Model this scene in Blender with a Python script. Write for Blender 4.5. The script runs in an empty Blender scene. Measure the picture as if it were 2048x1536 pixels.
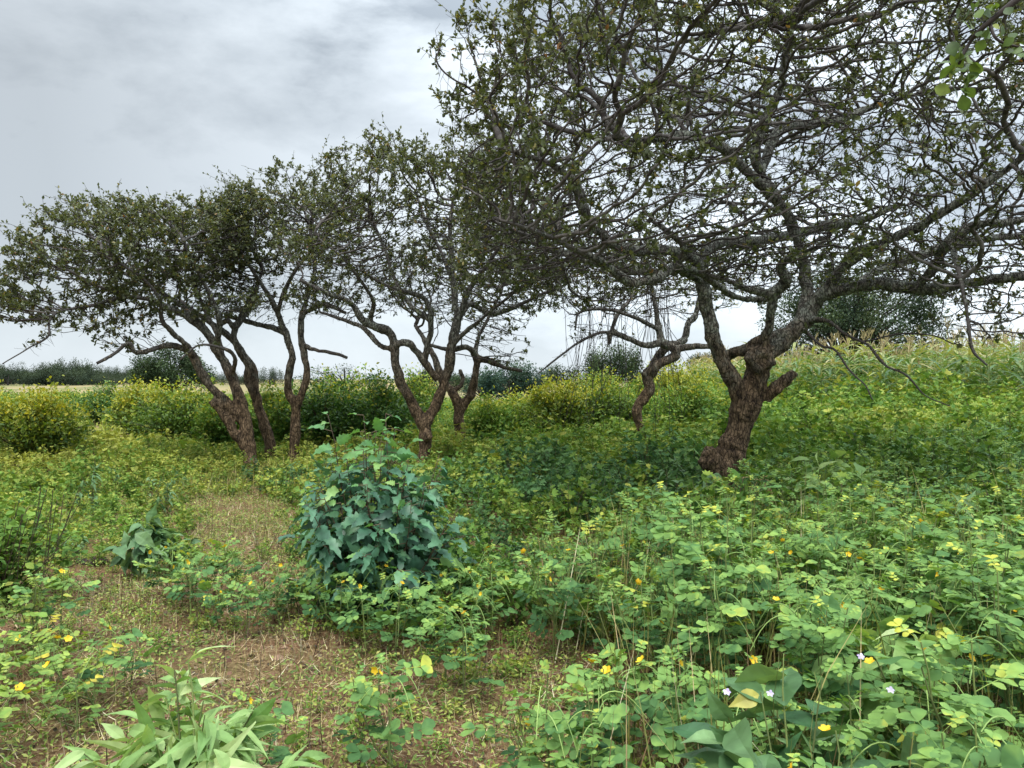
import bpy, math, random
import numpy as np
from mathutils import Vector, Matrix
R = math.radians
rng = np.random.default_rng(11)
random.seed(11)
sc = bpy.context.scene
C = sc.collection

# ------------------------------------------------------------------ camera
F = 1538.0; HOR = 757.0; CAMH = 1.6          # focal length and horizon of the 2048 px wide photograph
cam = bpy.data.cameras.new('camera'); camo = bpy.data.objects.new('camera', cam); C.objects.link(camo)
cam.sensor_width = 36; cam.lens = F/2048*36; cam.clip_end = 3000; cam.clip_start = 0.05
camo.location = (0, 0, CAMH); camo.rotation_euler = (R(90-0.41), 0, 0)
sc.camera = camo
# ------------------------------------------------------------------ world: overcast sky, brighter overhead
SUN_EL, SUN_AZ = 58, 200
w = bpy.data.worlds.new('World'); sc.world = w; w.use_nodes = True
nt = w.node_tree; N = nt.nodes; L = nt.links; N.clear()
def nd(tree, typ, **kw):
    n = tree.nodes.new(typ)
    for k, v in kw.items():
        if k.startswith('i_'):
            n.inputs[k[2:].replace('_', ' ')].default_value = v
        elif k.startswith('n_'): n.inputs[int(k[2:])].default_value = v
        else: setattr(n, k, v)
    return n
sky = nd(nt, 'ShaderNodeTexSky', sky_type='NISHITA', sun_disc=False, sun_elevation=R(SUN_EL), sun_rotation=R(SUN_AZ))
tc = nd(nt, 'ShaderNodeTexCoord')
sep = nd(nt, 'ShaderNodeSeparateXYZ'); L.new(tc.outputs['Generated'], sep.inputs[0])
mp = nd(nt, 'ShaderNodeMapping', i_Scale=(1.3, 1.3, 3.0), i_Location=(2.35, 0.7, 0.2)); L.new(tc.outputs['Generated'], mp.inputs[0])
n1 = nd(nt, 'ShaderNodeTexNoise', i_Scale=1.9, i_Detail=8.0, i_Roughness=0.58, i_Distortion=0.15); L.new(mp.outputs[0], n1.inputs['Vector'])
r1 = nd(nt, 'ShaderNodeValToRGB'); L.new(n1.outputs[0], r1.inputs[0])
r1.color_ramp.elements[0].position = 0.38; r1.color_ramp.elements[0].color = (2.1, 2.4, 2.7, 1)
r1.color_ramp.elements[1].position = 0.6; r1.color_ramp.elements[1].color = (4.9, 5.35, 5.7, 1)
e = r1.color_ramp.elements.new(0.48); e.color = (3.75, 4.15, 4.48, 1)
# brighter overhead, as every overcast sky is
mr = nd(nt, 'ShaderNodeMapRange', n_1=0.3, n_2=0.95, n_3=1.0, n_4=3.7); mr.interpolation_type = 'SMOOTHSTEP'
L.new(sep.outputs[2], mr.inputs[0])
mrx = nd(nt, 'ShaderNodeMapRange', n_1=-0.5, n_2=0.4, n_3=0.6, n_4=1.5); L.new(sep.outputs[0], mrx.inputs[0])
mmx = nd(nt, 'ShaderNodeMath', operation='MULTIPLY'); L.new(mr.outputs[0], mmx.inputs[0]); L.new(mrx.outputs[0], mmx.inputs[1])
mul = nd(nt, 'ShaderNodeMix', data_type='RGBA', blend_type='MULTIPLY', n_0=1.0)
L.new(r1.outputs[0], mul.inputs[6]); L.new(mmx.outputs[0], mul.inputs[7])
# pale band at the horizon
mr2 = nd(nt, 'ShaderNodeMapRange', n_1=0.0, n_2=0.17, n_3=0.72, n_4=0.0); mr2.interpolation_type = 'SMOOTHSTEP'
L.new(sep.outputs[2], mr2.inputs[0])
mxh = nd(nt, 'ShaderNodeMix', data_type='RGBA'); L.new(mr2.outputs[0], mxh.inputs[0])
L.new(mul.outputs[2], mxh.inputs[6]); mxh.inputs[7].default_value = (4.6, 5.1, 5.5, 1)
mx = nd(nt, 'ShaderNodeMix', data_type='RGBA', n_0=0.93)
L.new(sky.outputs[0], mx.inputs[6]); L.new(mxh.outputs[2], mx.inputs[7])
bg = nd(nt, 'ShaderNodeBackground', i_Strength=0.1); L.new(mx.outputs[2], bg.inputs[0])
wo = nd(nt, 'ShaderNodeOutputWorld'); L.new(bg.outputs[0], wo.inputs[0])
sl = bpy.data.lights.new('sun', 'SUN'); sl.energy = 1.5; sl.angle = R(14); sl.color = (1, .96, .9)
so = bpy.data.objects.new('sun', sl); C.objects.link(so)
sd = Vector((math.sin(R(SUN_AZ))*math.cos(R(SUN_EL)), math.cos(R(SUN_AZ))*math.cos(R(SUN_EL)), math.sin(R(SUN_EL))))
so.rotation_euler = sd.to_track_quat('Z', 'Y').to_euler(); so.location = (0, -5, 20)
sc.view_settings.view_transform = 'Standard'; sc.view_settings.look = 'None'
sc.view_settings.exposure = 0.98; sc.view_settings.gamma = 1.0
sc.render.engine = 'CYCLES'
sc.cycles.max_bounces = 6; sc.cycles.diffuse_bounces = 3; sc.cycles.transmission_bounces = 3; sc.cycles.glossy_bounces = 1
sc.cycles.use_denoising = True

# ------------------------------------------------------------------ tagging
def tag(o, label=None, cat=None, group=None, kind=None):
    if label: o['label'] = label
    if cat: o['category'] = cat
    if group: o['group'] = group
    if kind: o['kind'] = kind
    return o
def empty(name, loc, label=None, cat=None, group=None):
    o = bpy.data.objects.new(name, None); C.objects.link(o); o.location = loc; o.empty_display_size = .2
    return tag(o, label, cat, group)

# ------------------------------------------------------------------ terrain
def sst(x, a, b):
    t = np.clip((x-a)/(b-a), 0, 1); return t*t*(3-2*t)
def terr(x, y):
    x = np.asarray(x, float); y = np.asarray(y, float)
    h = 0.75*sst(x, -1.5, 13)*sst(y, 3, 16)*(1-sst(y, 70, 140))
    h = h + 0.35*sst(x, 3, 22)*sst(y, 14, 40)*(1-sst(y, 70, 140))
    b = np.exp(-np.maximum(y-12, 0)/18)
    h = h + b*(.016*np.sin(x*3.1+np.sin(y*2.3)*1.2)*np.cos(y*2.7+.8)+.008*np.sin(x*9.2+y*5)*np.sin(y*7.3-x*2.1)+.005*np.sin(x*23+y*6)*np.cos(y*19-x*8))
    return h
def W(px, py, Y):
    return np.array([(px-1024)/F*Y, Y, CAMH-(py-HOR)/F*Y])
def gpx(x, y):                       # where a ground point shows, for laying out the plants
    return 1024+F*x/y, HOR+F*(CAMH-terr(x, y))/y

# ------------------------------------------------------------------ geometry accumulators
class Geo:
    def __init__(s): s.V = []; s.Q = []; s.T = []; s.A = []; s.n = 0
    def add(s, v, q=None, t=None, a=None):
        v = np.asarray(v, np.float32).reshape(-1, 3)
        if q is not None and len(q): s.Q.append(np.asarray(q, np.int32)+s.n)
        if t is not None and len(t): s.T.append(np.asarray(t, np.int32)+s.n)
        s.V.append(v)
        s.A.append(np.full(len(v), .5, np.float32) if a is None else np.broadcast_to(np.asarray(a, np.float32), (len(v),)).copy())
        s.n += len(v)
    def arr(s):
        V = np.concatenate(s.V) if s.V else np.zeros((0, 3), np.float32)
        Q = np.concatenate(s.Q) if s.Q else np.zeros((0, 4), np.int32)
        T = np.concatenate(s.T) if s.T else np.zeros((0, 3), np.int32)
        A = np.concatenate(s.A) if s.A else np.zeros(0, np.float32)
        return V, Q, T, A
    def mesh(s, name, mat, smooth=True):
        V, Q, T, A = s.arr()
        me = bpy.data.meshes.new(name)
        me.vertices.add(len(V)); me.vertices.foreach_set('co', V.ravel())
        me.loops.add(Q.size+T.size); me.loops.foreach_set('vertex_index', np.concatenate([Q.ravel(), T.ravel()]).astype(np.int32))
        ls = np.concatenate([np.arange(len(Q))*4, len(Q)*4+np.arange(len(T))*3]).astype(np.int32)
        me.polygons.add(len(ls)); me.polygons.foreach_set('loop_start', ls)
        me.update(calc_edges=True)
        me.polygons.foreach_set('use_smooth', np.full(len(ls), smooth))
        at = me.attributes.new('rnd', 'FLOAT', 'POINT'); at.data.foreach_set('value', A)
        me.materials.append(mat)
        return me
    def obj(s, name, mat, parent=None, loc=(0, 0, 0), smooth=True):
        o = bpy.data.objects.new(name, s.mesh(name, mat, smooth)); C.objects.link(o); o.location = loc
        if parent is not None: o.parent = parent
        return o
def norm(v):
    return v/np.maximum(np.linalg.norm(v, axis=-1, keepdims=True), 1e-9)
def frames(d, n):
    x = norm(d); y = norm(np.cross(n, x)); z = np.cross(x, y)
    return np.stack([x, y, z], axis=-1)          # columns
def strip(ws, fold=.25, curl=.3, wave=0, l=1.0):
    """a leaf along +x, half widths ws, folded on its midrib, drooping with curl"""
    n = len(ws)-1; V = []; Q = []
    for i, wd in enumerate(ws):
        t = i/n*l; z = -curl*t*t
        wd = max(wd, .012)
        wz = wave*math.sin(i*2.1)
        V += [(t, -wd, z+wd*fold+wz), (t, 0, z), (t, wd, z+wd*fold-wz)]
    for i in range(n):
        a = i*3; Q += [(a, a+3, a+4, a+1), (a+1, a+4, a+5, a+2)]
    return np.array(V, np.float32), np.array(Q, np.int32), None
def scatter(g, tpl, pos, M, sc_, a):
    """put a template at pos (N,3) with frames M (N,3,3) and scale (N) or (N,3)"""
    v, q, t = tpl; pos = np.asarray(pos, np.float32); Nn = len(pos)
    if Nn == 0: return
    sc_ = np.asarray(sc_, np.float32)
    if sc_.ndim == 0: sc_ = np.full(Nn, sc_)
    sv = v[None]*(sc_[:, None, None] if sc_.ndim == 1 else sc_[:, None, :])
    P = np.einsum('nij,nkj->nki', M.astype(np.float32), sv)+pos[:, None]
    off = (np.arange(Nn)*len(v))[:, None, None]
    qq = (q[None]+off).reshape(-1, 4) if q is not None and len(q) else None
    tt = (t[None]+off).reshape(-1, 3) if t is not None and len(t) else None
    g.add(P.reshape(-1, 3), qq, tt, np.repeat(np.broadcast_to(a, (Nn,)), len(v)))
def merge_into(g, src, pos, rotz, s, da=None, tilt=None):
    """copies of a whole plant (arrays) into one stuff mesh"""
    V, Q, T, A = src; n = len(pos)
    if n == 0: return
    c, s_ = np.cos(rotz), np.sin(rotz)
    M = np.zeros((n, 3, 3), np.float32); M[:, 0, 0] = c; M[:, 0, 1] = -s_; M[:, 1, 0] = s_; M[:, 1, 1] = c; M[:, 2, 2] = 1
    if tilt is not None: M[:, 0, 2] = tilt[:, 0]; M[:, 1, 2] = tilt[:, 1]
    P = np.einsum('nij,kj->nki', M, V)*np.asarray(s, np.float32)[:, None, None]+np.asarray(pos, np.float32)[:, None]
    off = (np.arange(n)*len(V))[:, None, None]
    AA = np.tile(A, n)
    if da is not None: AA = np.clip(AA+np.repeat(da, len(V)), 0, 1)
    g.add(P.reshape(-1, 3), (Q[None]+off).reshape(-1, 4) if len(Q) else None, (T[None]+off).reshape(-1, 3) if len(T) else None, AA)
def tube(g, pts, rad, sides=6, a=.5, cap=True):
    pts = np.asarray(pts, float); n = len(pts); rad = np.broadcast_to(rad, (n,))
    tg = norm(np.gradient(pts, axis=0)); ref = np.array([.31, .17, .93]) if abs(tg[:, 2]).mean() < .8 else np.array([.95, .2, .1])
    u = norm(np.cross(tg, ref)); v = np.cross(tg, u)
    ang = np.arange(sides)/sides*2*np.pi
    P = pts[:, None]+rad[:, None, None]*(np.cos(ang)[None, :, None]*u[:, None]+np.sin(ang)[None, :, None]*v[:, None])
    P = P.reshape(-1, 3); Q = []
    for i in range(n-1):
        for k in range(sides):
            k2 = (k+1) % sides; Q.append((i*sides+k, i*sides+k2, (i+1)*sides+k2, (i+1)*sides+k))
    T = []
    if cap:
        P = np.vstack([P, pts[:1], pts[-1:]]); c0 = n*sides
        for k in range(sides):
            k2 = (k+1) % sides; T.append((c0, k2, k)); T.append((c0+1, (n-1)*sides+k, (n-1)*sides+k2))
    g.add(P, Q, T, a)
def segs(g, A_, B_, ra, rb, sides=4, a=.5, ua=None, ub=None):
    """many straight frusta at once"""
    n = len(A_)
    if n == 0: return
    t = norm(B_-A_); ref = np.array([.31, .17, .93])
    u = norm(np.cross(t, ref)) if ub is None else ub
    u0 = u if ua is None else ua
    v = np.cross(t, u); v0 = np.cross(t, u0)
    ang = np.arange(sides)/sides*2*np.pi; c = np.cos(ang)[None, :, None]; s = np.sin(ang)[None, :, None]
    P0 = A_[:, None]+np.broadcast_to(ra, (n,))[:, None, None]*(c*u0[:, None]+s*v0[:, None])
    P1 = B_[:, None]+np.broadcast_to(rb, (n,))[:, None, None]*(c*u[:, None]+s*v[:, None])
    P = np.concatenate([P0, P1], 1)
    k = np.arange(sides); k2 = (k+1) % sides
    q = np.stack([k, k2, k2+sides, k+sides], 1)
    Q = (q[None]+(np.arange(n)*2*sides)[:, None, None]).reshape(-1, 4)
    g.add(P.reshape(-1, 3), Q, None, np.repeat(np.broadcast_to(a, (n,)), 2*sides))
def smooth_path(p, k=6):
    p = np.asarray(p, float); n = len(p)
    q = np.vstack([2*p[0]-p[1], p, 2*p[-1]-p[-2]]); out = []
    for i in range(1, n):
        for j in range(k):
            t = j/k; a, b, c, d = q[i-1], q[i], q[i+1], q[i+2]
            out.append(.5*((2*b)+(-a+c)*t+(2*a-5*b+4*c-d)*t*t+(-a+3*b-3*c+d)*t**3))
    out.append(p[-1]); return np.array(out)

# ------------------------------------------------------------------ materials
def mat(name):
    m = bpy.data.materials.new(name); m.use_nodes = True; t = m.node_tree; t.nodes.clear(); return m, t
def ramp(t, src, stops):
    r = t.nodes.new('ShaderNodeValToRGB'); cr = r.color_ramp
    while len(cr.elements) < len(stops): cr.elements.new(.5)
    for e_, (p, c) in zip(cr.elements, stops): e_.position = p; e_.color = (*c, 1)
    t.links.new(src, r.inputs[0]); return r.outputs[0]
def leaf_mat(name, stops, rough=.5, trans=.3, tcol=(1.25, 1.2, .5), nscale=25, namt=.25, spec=.35, back=1.0):
    m, t = mat(name)
    at = nd(t, 'ShaderNodeAttribute', attribute_name='rnd')
    no = nd(t, 'ShaderNodeTexNoise', i_Scale=nscale, i_Detail=2.0)
    ge = nd(t, 'ShaderNodeNewGeometry')
    tcx = nd(t, 'ShaderNodeTexCoord'); t.links.new(tcx.outputs['Object'], no.inputs['Vector'])
    col = ramp(t, at.outputs['Fac'], stops)
    mr_ = nd(t, 'ShaderNodeMapRange', n_1=.3, n_2=.7, n_3=1-namt, n_4=1+namt); t.links.new(no.outputs[0], mr_.inputs[0])
    mu = nd(t, 'ShaderNodeMix', data_type='RGBA', blend_type='MULTIPLY', n_0=1.0)
    t.links.new(col, mu.inputs[6]); t.links.new(mr_.outputs[0], mu.inputs[7])
    base = mu.outputs[2]
    if back != 1.0:          # paler, matt underside
        mb = nd(t, 'ShaderNodeMix', data_type='RGBA'); t.links.new(ge.outputs['Backfacing'], mb.inputs[0])
        t.links.new(base, mb.inputs[6])
        m3 = nd(t, 'ShaderNodeMix', data_type='RGBA', blend_type='MULTIPLY', n_0=1.0); t.links.new(base, m3.inputs[6])
        m3.inputs[7].default_value = (back, back*.97, back, 1); t.links.new(m3.outputs[2], mb.inputs[7]); base = mb.outputs[2]
    p = nd(t, 'ShaderNodeBsdfPrincipled', i_Roughness=rough); p.inputs['Specular IOR Level'].default_value = spec
    t.links.new(base, p.inputs['Base Color'])
    tr = nd(t, 'ShaderNodeBsdfTranslucent')
    m2 = nd(t, 'ShaderNodeMix', data_type='RGBA', blend_type='MULTIPLY', n_0=1.0); t.links.new(base, m2.inputs[6]); m2.inputs[7].default_value = (*tcol, 1)
    t.links.new(m2.outputs[2], tr.inputs[0])
    ms = nd(t, 'ShaderNodeMixShader', n_0=trans); t.links.new(p.outputs[0], ms.inputs[1]); t.links.new(tr.outputs[0], ms.inputs[2])
    o = nd(t, 'ShaderNodeOutputMaterial'); t.links.new(ms.outputs[0], o.inputs[0]); return m
def flat_mat(name, stops, rough=.7, nscale=12):
    m, t = mat(name)
    at = nd(t, 'ShaderNodeAttribute', attribute_name='rnd')
    no = nd(t, 'ShaderNodeTexNoise', i_Scale=nscale, i_Detail=3.0)
    ad = nd(t, 'ShaderNodeMath', operation='MULTIPLY_ADD', n_1=.5, n_2=-.25); t.links.new(no.outputs[0], ad.inputs[0])
    a2 = nd(t, 'ShaderNodeMath', operation='ADD'); t.links.new(at.outputs['Fac'], a2.inputs[0]); t.links.new(ad.outputs[0], a2.inputs[1])
    col = ramp(t, a2.outputs[0], stops)
    p = nd(t, 'ShaderNodeBsdfPrincipled', i_Roughness=rough); p.inputs['Specular IOR Level'].default_value = .25
    t.links.new(col, p.inputs['Base Color'])
    o = nd(t, 'ShaderNodeOutputMaterial'); t.links.new(p.outputs[0], o.inputs[0]); return m
def bark_mat(name, low=(.16, .108, .064), low2=(.04, .027, .019), hi=(.135, .128, .108), hi2=(.036, .033, .03), z0=1.3, z1=2.6, lichen=.55):
    m, t = mat(name)
    tcx = nd(t, 'ShaderNodeTexCoord'); P = tcx.outputs['Object']
    geo = nd(t, 'ShaderNodeNewGeometry')
    sp = nd(t, 'ShaderNodeSeparateXYZ'); t.links.new(geo.outputs['Position'], sp.inputs[0])
    mpn = nd(t, 'ShaderNodeMapping', i_Scale=(1, 1, .45)); t.links.new(P, mpn.inputs[0])
    nA = nd(t, 'ShaderNodeTexNoise', i_Scale=16, i_Detail=8, i_Roughness=.7); t.links.new(mpn.outputs[0], nA.inputs['Vector'])
    nB = nd(t, 'ShaderNodeTexNoise', i_Scale=2.3, i_Detail=3); t.links.new(P, nB.inputs['Vector'])
    mpv = nd(t, 'ShaderNodeMapping', i_Scale=(1, 1, .3)); nW = nd(t, 'ShaderNodeTexNoise', i_Scale=7, i_Detail=4); t.links.new(P, nW.inputs['Vector'])
    wv = nd(t, 'ShaderNodeMix', data_type='RGBA', blend_type='ADD', n_0=.11); t.links.new(P, wv.inputs[6]); t.links.new(nW.outputs[1], wv.inputs[7]); t.links.new(wv.outputs[2], mpv.inputs[0])
    vo = nd(t, 'ShaderNodeTexVoronoi', i_Scale=30, feature='DISTANCE_TO_EDGE'); t.links.new(mpv.outputs[0], vo.inputs['Vector'])
    ck = nd(t, 'ShaderNodeMapRange', n_1=0.0, n_2=.13, n_3=.28, n_4=1.0); t.links.new(vo.outputs['Distance'], ck.inputs[0])
    lowc = ramp(t, nA.outputs[0], [(.36, low2), (.52, low), (.7, tuple(min(1, c*2.0+.02) for c in low))])
    hic = ramp(t, nA.outputs[0], [(.34, hi2), (.47, hi), (.6, (.25, .25, .22)), (.78, (.42, .43, .38))])
    zz = nd(t, 'ShaderNodeMath', operation='MULTIPLY_ADD', n_1=1.6); t.links.new(nB.outputs[0], zz.inputs[0]); t.links.new(sp.outputs[2], zz.inputs[2])
    mr_ = nd(t, 'ShaderNodeMapRange', n_1=z0+.8, n_2=z1+.8, n_3=0.0, n_4=1.0); t.links.new(zz.outputs[0], mr_.inputs[0])
    mxx = nd(t, 'ShaderNodeMix', data_type='RGBA'); t.links.new(mr_.outputs[0], mxx.inputs[0]); t.links.new(lowc, mxx.inputs[6]); t.links.new(hic, mxx.inputs[7])
    # lichen patches
    nL = nd(t, 'ShaderNodeTexNoise', i_Scale=9, i_Detail=6, i_Roughness=.65); t.links.new(P, nL.inputs['Vector'])
    lr = nd(t, 'ShaderNodeMapRange', n_1=lichen, n_2=lichen+.06, n_3=0.0, n_4=.75); t.links.new(nL.outputs[0], lr.inputs[0])
    lm = nd(t, 'ShaderNodeMath', operation='MULTIPLY'); t.links.new(lr.outputs[0], lm.inputs[0]); t.links.new(mr_.outputs[0], lm.inputs[1])
    mx2 = nd(t, 'ShaderNodeMix', data_type='RGBA'); t.links.new(lm.outputs[0], mx2.inputs[0]); t.links.new(mxx.outputs[2], mx2.inputs[6]); mx2.inputs[7].default_value = (.27, .29, .24, 1)
    p = nd(t, 'ShaderNodeBsdfPrincipled', i_Roughness=.85); p.inputs['Specular IOR Level'].default_value = .2
    mck = nd(t, 'ShaderNodeMix', data_type='RGBA', blend_type='MULTIPLY', n_0=.85); t.links.new(mx2.outputs[2], mck.inputs[6]); t.links.new(ck.outputs[0], mck.inputs[7]); t.links.new(mck.outputs[2], p.inputs['Base Color'])
    hs = nd(t, 'ShaderNodeMath', operation='ADD'); t.links.new(nA.outputs[0], hs.inputs[0]); t.links.new(ck.outputs[0], hs.inputs[1])
    bp = nd(t, 'ShaderNodeBump', i_Strength=.9, i_Distance=.03); t.links.new(hs.outputs[0], bp.inputs['Height']); t.links.new(bp.outputs[0], p.inputs['Normal'])
    o = nd(t, 'ShaderNodeOutputMaterial'); t.links.new(p.outputs[0], o.inputs[0]); return m

M_bark = bark_mat('bark')
M_bark_red = bark_mat('bark_reddish', z0=1.5, z1=2.6, lichen=.5)
M_twig = flat_mat('twig', [(.1, (.03, .023, .021)), (.5, (.056, .047, .043)), (.85, (.13, .12, .11))], .8)
M_tleaf = leaf_mat('tree_leaf', [(0, (.05, .065, .032)), (.45, (.095, .115, .052)), (.8, (.155, .165, .075)), (.96, (.26, .22, .08)), (1, (.25, .11, .05))], rough=.45, trans=.3, tcol=(1.3, 1.3, .5))
M_tleaf_b = leaf_mat('tree_leaf_bright', [(0, (.06, .10, .035)), (.6, (.12, .19, .05)), (1, (.26, .3, .08))], trans=.35)
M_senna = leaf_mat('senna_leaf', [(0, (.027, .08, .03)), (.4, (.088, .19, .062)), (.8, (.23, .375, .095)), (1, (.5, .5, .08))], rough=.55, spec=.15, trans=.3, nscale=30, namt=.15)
M_sennay = leaf_mat('senna_leaf_yellowing', [(0, (.09, .18, .045)), (.5, (.18, .3, .055)), (.85, (.33, .4, .07)), (1, (.5, .42, .05))], rough=.45, trans=.3)
M_stem = flat_mat('green_stem', [(0, (.07, .08, .03)), (.5, (.14, .18, .06)), (1, (.26, .33, .1))])
M_stemd = flat_mat('brown_stem', [(0, (.04, .03, .02)), (.5, (.09, .065, .04)), (1, (.2, .15, .09))])
M_pod = flat_mat('green_pod', [(0, (.16, .26, .07)), (1, (.3, .42, .12))], .5)
M_flow = leaf_mat('yellow_petal', [(0, (.75, .45, .02)), (1, (.9, .66, .04))], trans=.3, tcol=(1, .9, .4), namt=.05)
M_big = leaf_mat('big_bush_leaf', [(0, (.02, .065, .038)), (.5, (.06, .16, .088)), (.85, (.12, .26, .125)), (1, (.22, .36, .1))], rough=.5, trans=.18, nscale=14, namt=.3, spec=.5, back=1.25)
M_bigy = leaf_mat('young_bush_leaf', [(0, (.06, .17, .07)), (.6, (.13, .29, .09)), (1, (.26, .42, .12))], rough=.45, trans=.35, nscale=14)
M_silver = leaf_mat('silvery_leaf', [(0, (.11, .22, .06)), (.5, (.24, .37, .12)), (1, (.46, .56, .26))], rough=.6, trans=.25, nscale=20, namt=.15, back=1.3)
M_herb = leaf_mat('broad_herb_leaf', [(0, (.05, .13, .05)), (.5, (.12, .22, .09)), (.9, (.22, .34, .14)), (1, (.45, .42, .1))], rough=.5, trans=.25, nscale=15)
M_weed = leaf_mat('weed_leaf', [(0, (.03, .08, .02)), (.35, (.09, .19, .038)), (.7, (.19, .3, .055)), (1, (.37, .39, .085))], rough=.65, spec=.15, trans=.3, nscale=1.1, namt=.28)
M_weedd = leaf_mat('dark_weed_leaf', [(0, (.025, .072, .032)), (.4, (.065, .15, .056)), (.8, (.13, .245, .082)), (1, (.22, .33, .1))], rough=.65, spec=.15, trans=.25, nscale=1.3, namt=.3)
M_tiny = leaf_mat('tiny_herb_leaf', [(0, (.07, .14, .025)), (.5, (.18, .27, .05)), (1, (.40, .38, .11))], rough=.6, trans=.25, nscale=2, namt=.3)
M_yel = leaf_mat('yellow_shrub_leaf', [(0, (.045, .10, .02)), (.35, (.13, .2, .03)), (.7, (.28, .31, .035)), (1, (.5, .44, .045))], rough=.55, trans=.35, namt=.15)
M_yel2 = leaf_mat('olive_shrub_leaf', [(0, (.04, .09, .02)), (.35, (.1, .18, .03)), (.7, (.2, .28, .035)), (1, (.42, .42, .05))], rough=.55, trans=.35, namt=.15)
M_shrub = leaf_mat('green_shrub_leaf', [(0, (.015, .055, .015)), (.5, (.05, .13, .025)), (1, (.16, .26, .05))], rough=.5, trans=.3)
M_straw = flat_mat('straw', [(0, (.15, .085, .04)), (.4, (.38, .27, .13)), (.8, (.56, .46, .25)), (1, (.7, .63, .42))], .7)
M_grass = leaf_mat('grass_blade', [(0, (.09, .11, .03)), (.5, (.2, .22, .06)), (1, (.46, .38, .16))], trans=.3, nscale=1)
M_maize = leaf_mat('maize_leaf', [(0, (.05, .12, .045)), (.5, (.12, .22, .06)), (.8, (.26, .3, .085)), (1, (.48, .4, .2))], rough=.45, trans=.3, namt=.12, nscale=3)
M_tassel = flat_mat('maize_tassel', [(0, (.26, .21, .09)), (1, (.5, .41, .22))])
M_far = leaf_mat('far_tree_leaf', [(0, (.024, .042, .022)), (.5, (.042, .068, .033)), (1, (.085, .115, .055))], rough=.9, spec=.05, trans=.15, nscale=.6, namt=.3)
M_farline = leaf_mat('horizon_tree_leaf', [(0, (.03, .045, .03)), (.5, (.042, .06, .04)), (1, (.06, .08, .045))], rough=.9, spec=.05, trans=.1, nscale=.3, namt=.2)
M_feather = leaf_mat('feathery_leaf', [(0, (.03, .05, .035)), (.5, (.06, .09, .05)), (1, (.13, .16, .08))], rough=.8, spec=.08, trans=.2, nscale=1, namt=.25)
M_bluegreen = leaf_mat('blue_green_leaf', [(0, (.02, .05, .04)), (.6, (.045, .085, .065)), (1, (.08, .125, .08))], rough=.8, spec=.08, trans=.2, nscale=2)

# ground: red-brown soil with straw and green patches
mg, t = mat('ground_soil')
tcx = nd(t, 'ShaderNodeTexCoord'); P_ = tcx.outputs['Object']
a1 = nd(t, 'ShaderNodeTexNoise', i_Scale=.9, i_Detail=6, i_Roughness=.6); a2 = nd(t, 'ShaderNodeTexNoise', i_Scale=45, i_Detail=8, i_Roughness=.75)
a3 = nd(t, 'ShaderNodeTexNoise', i_Scale=.05, i_Detail=4)
mpn = nd(t, 'ShaderNodeMapping', i_Scale=(1, .35, 1)); t.links.new(P_, mpn.inputs[0])
for a_ in (a1, a2): t.links.new(P_, a_.inputs['Vector'])
t.links.new(mpn.outputs[0], a3.inputs['Vector'])
soil = ramp(t, a2.outputs[0], [(.3, (.05, .025, .014)), (.48, (.165, .085, .048)), (.6, (.28, .185, .1)), (.75, (.44, .34, .2))])
grn = ramp(t, a2.outputs[0], [(.3, (.05, .045, .02)), (.5, (.14, .13, .05)), (.75, (.3, .26, .12))])
f1 = nd(t, 'ShaderNodeMapRange', n_1=.42, n_2=.6, n_3=0.0, n_4=.45); t.links.new(a1.outputs[0], f1.inputs[0])
mm = nd(t, 'ShaderNodeMix', data_type='RGBA'); t.links.new(f1.outputs[0], mm.inputs[0]); t.links.new(soil, mm.inputs[6]); t.links.new(grn, mm.inputs[7])
far = ramp(t, a3.outputs[0], [(.38, (.12, .15, .05)), (.5, (.24, .2, .1)), (.7, (.33, .26, .14))])
sp = nd(t, 'ShaderNodeSeparateXYZ'); t.links.new(P_, sp.inputs[0])
f2 = nd(t, 'ShaderNodeMapRange', n_1=16.0, n_2=45.0, n_3=0.0, n_4=1.0); t.links.new(sp.outputs[1], f2.inputs[0])
m2_ = nd(t, 'ShaderNodeMix', data_type='RGBA'); t.links.new(f2.outputs[0], m2_.inputs[0]); t.links.new(mm.outputs[2], m2_.inputs[6]); t.links.new(far, m2_.inputs[7])
pb = nd(t, 'ShaderNodeBsdfPrincipled', i_Roughness=.95); pb.inputs['Specular IOR Level'].default_value = .1
t.links.new(m2_.outputs[2], pb.inputs['Base Color'])
bp = nd(t, 'ShaderNodeBump', i_Strength=.7, i_Distance=.03); t.links.new(a2.outputs[0], bp.inputs['Height']); t.links.new(bp.outputs[0], pb.inputs['Normal'])
o_ = nd(t, 'ShaderNodeOutputMaterial'); t.links.new(pb.outputs[0], o_.inputs[0]); M_ground = mg

# ------------------------------------------------------------------ ground sheet
s_ = np.linspace(-1, 1, 301); gx = np.sinh(s_*5.2)/np.sinh(5.2)*900
s2 = np.linspace(0, 1, 341); gy = -12+np.sinh(s2*6.0)/np.sinh(6.0)*1400
gy = np.sort(np.concatenate([gy, np.linspace(1, 8, 90)])); gx = np.sort(np.concatenate([gx, np.linspace(-5, 5, 120)]))
X, Y_ = np.meshgrid(gx, gy); Z = terr(X, Y_)
g = Geo(); nx, ny = len(gx), len(gy)
idx = np.arange(nx*ny).reshape(ny, nx)
g.add(np.stack([X, Y_, Z], -1).reshape(-1, 3), np.stack([idx[:-1, :-1], idx[:-1, 1:], idx[1:, 1:], idx[1:, :-1]], -1).reshape(-1, 4))
tag(g.obj('ground', M_ground), kind='structure')

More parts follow.
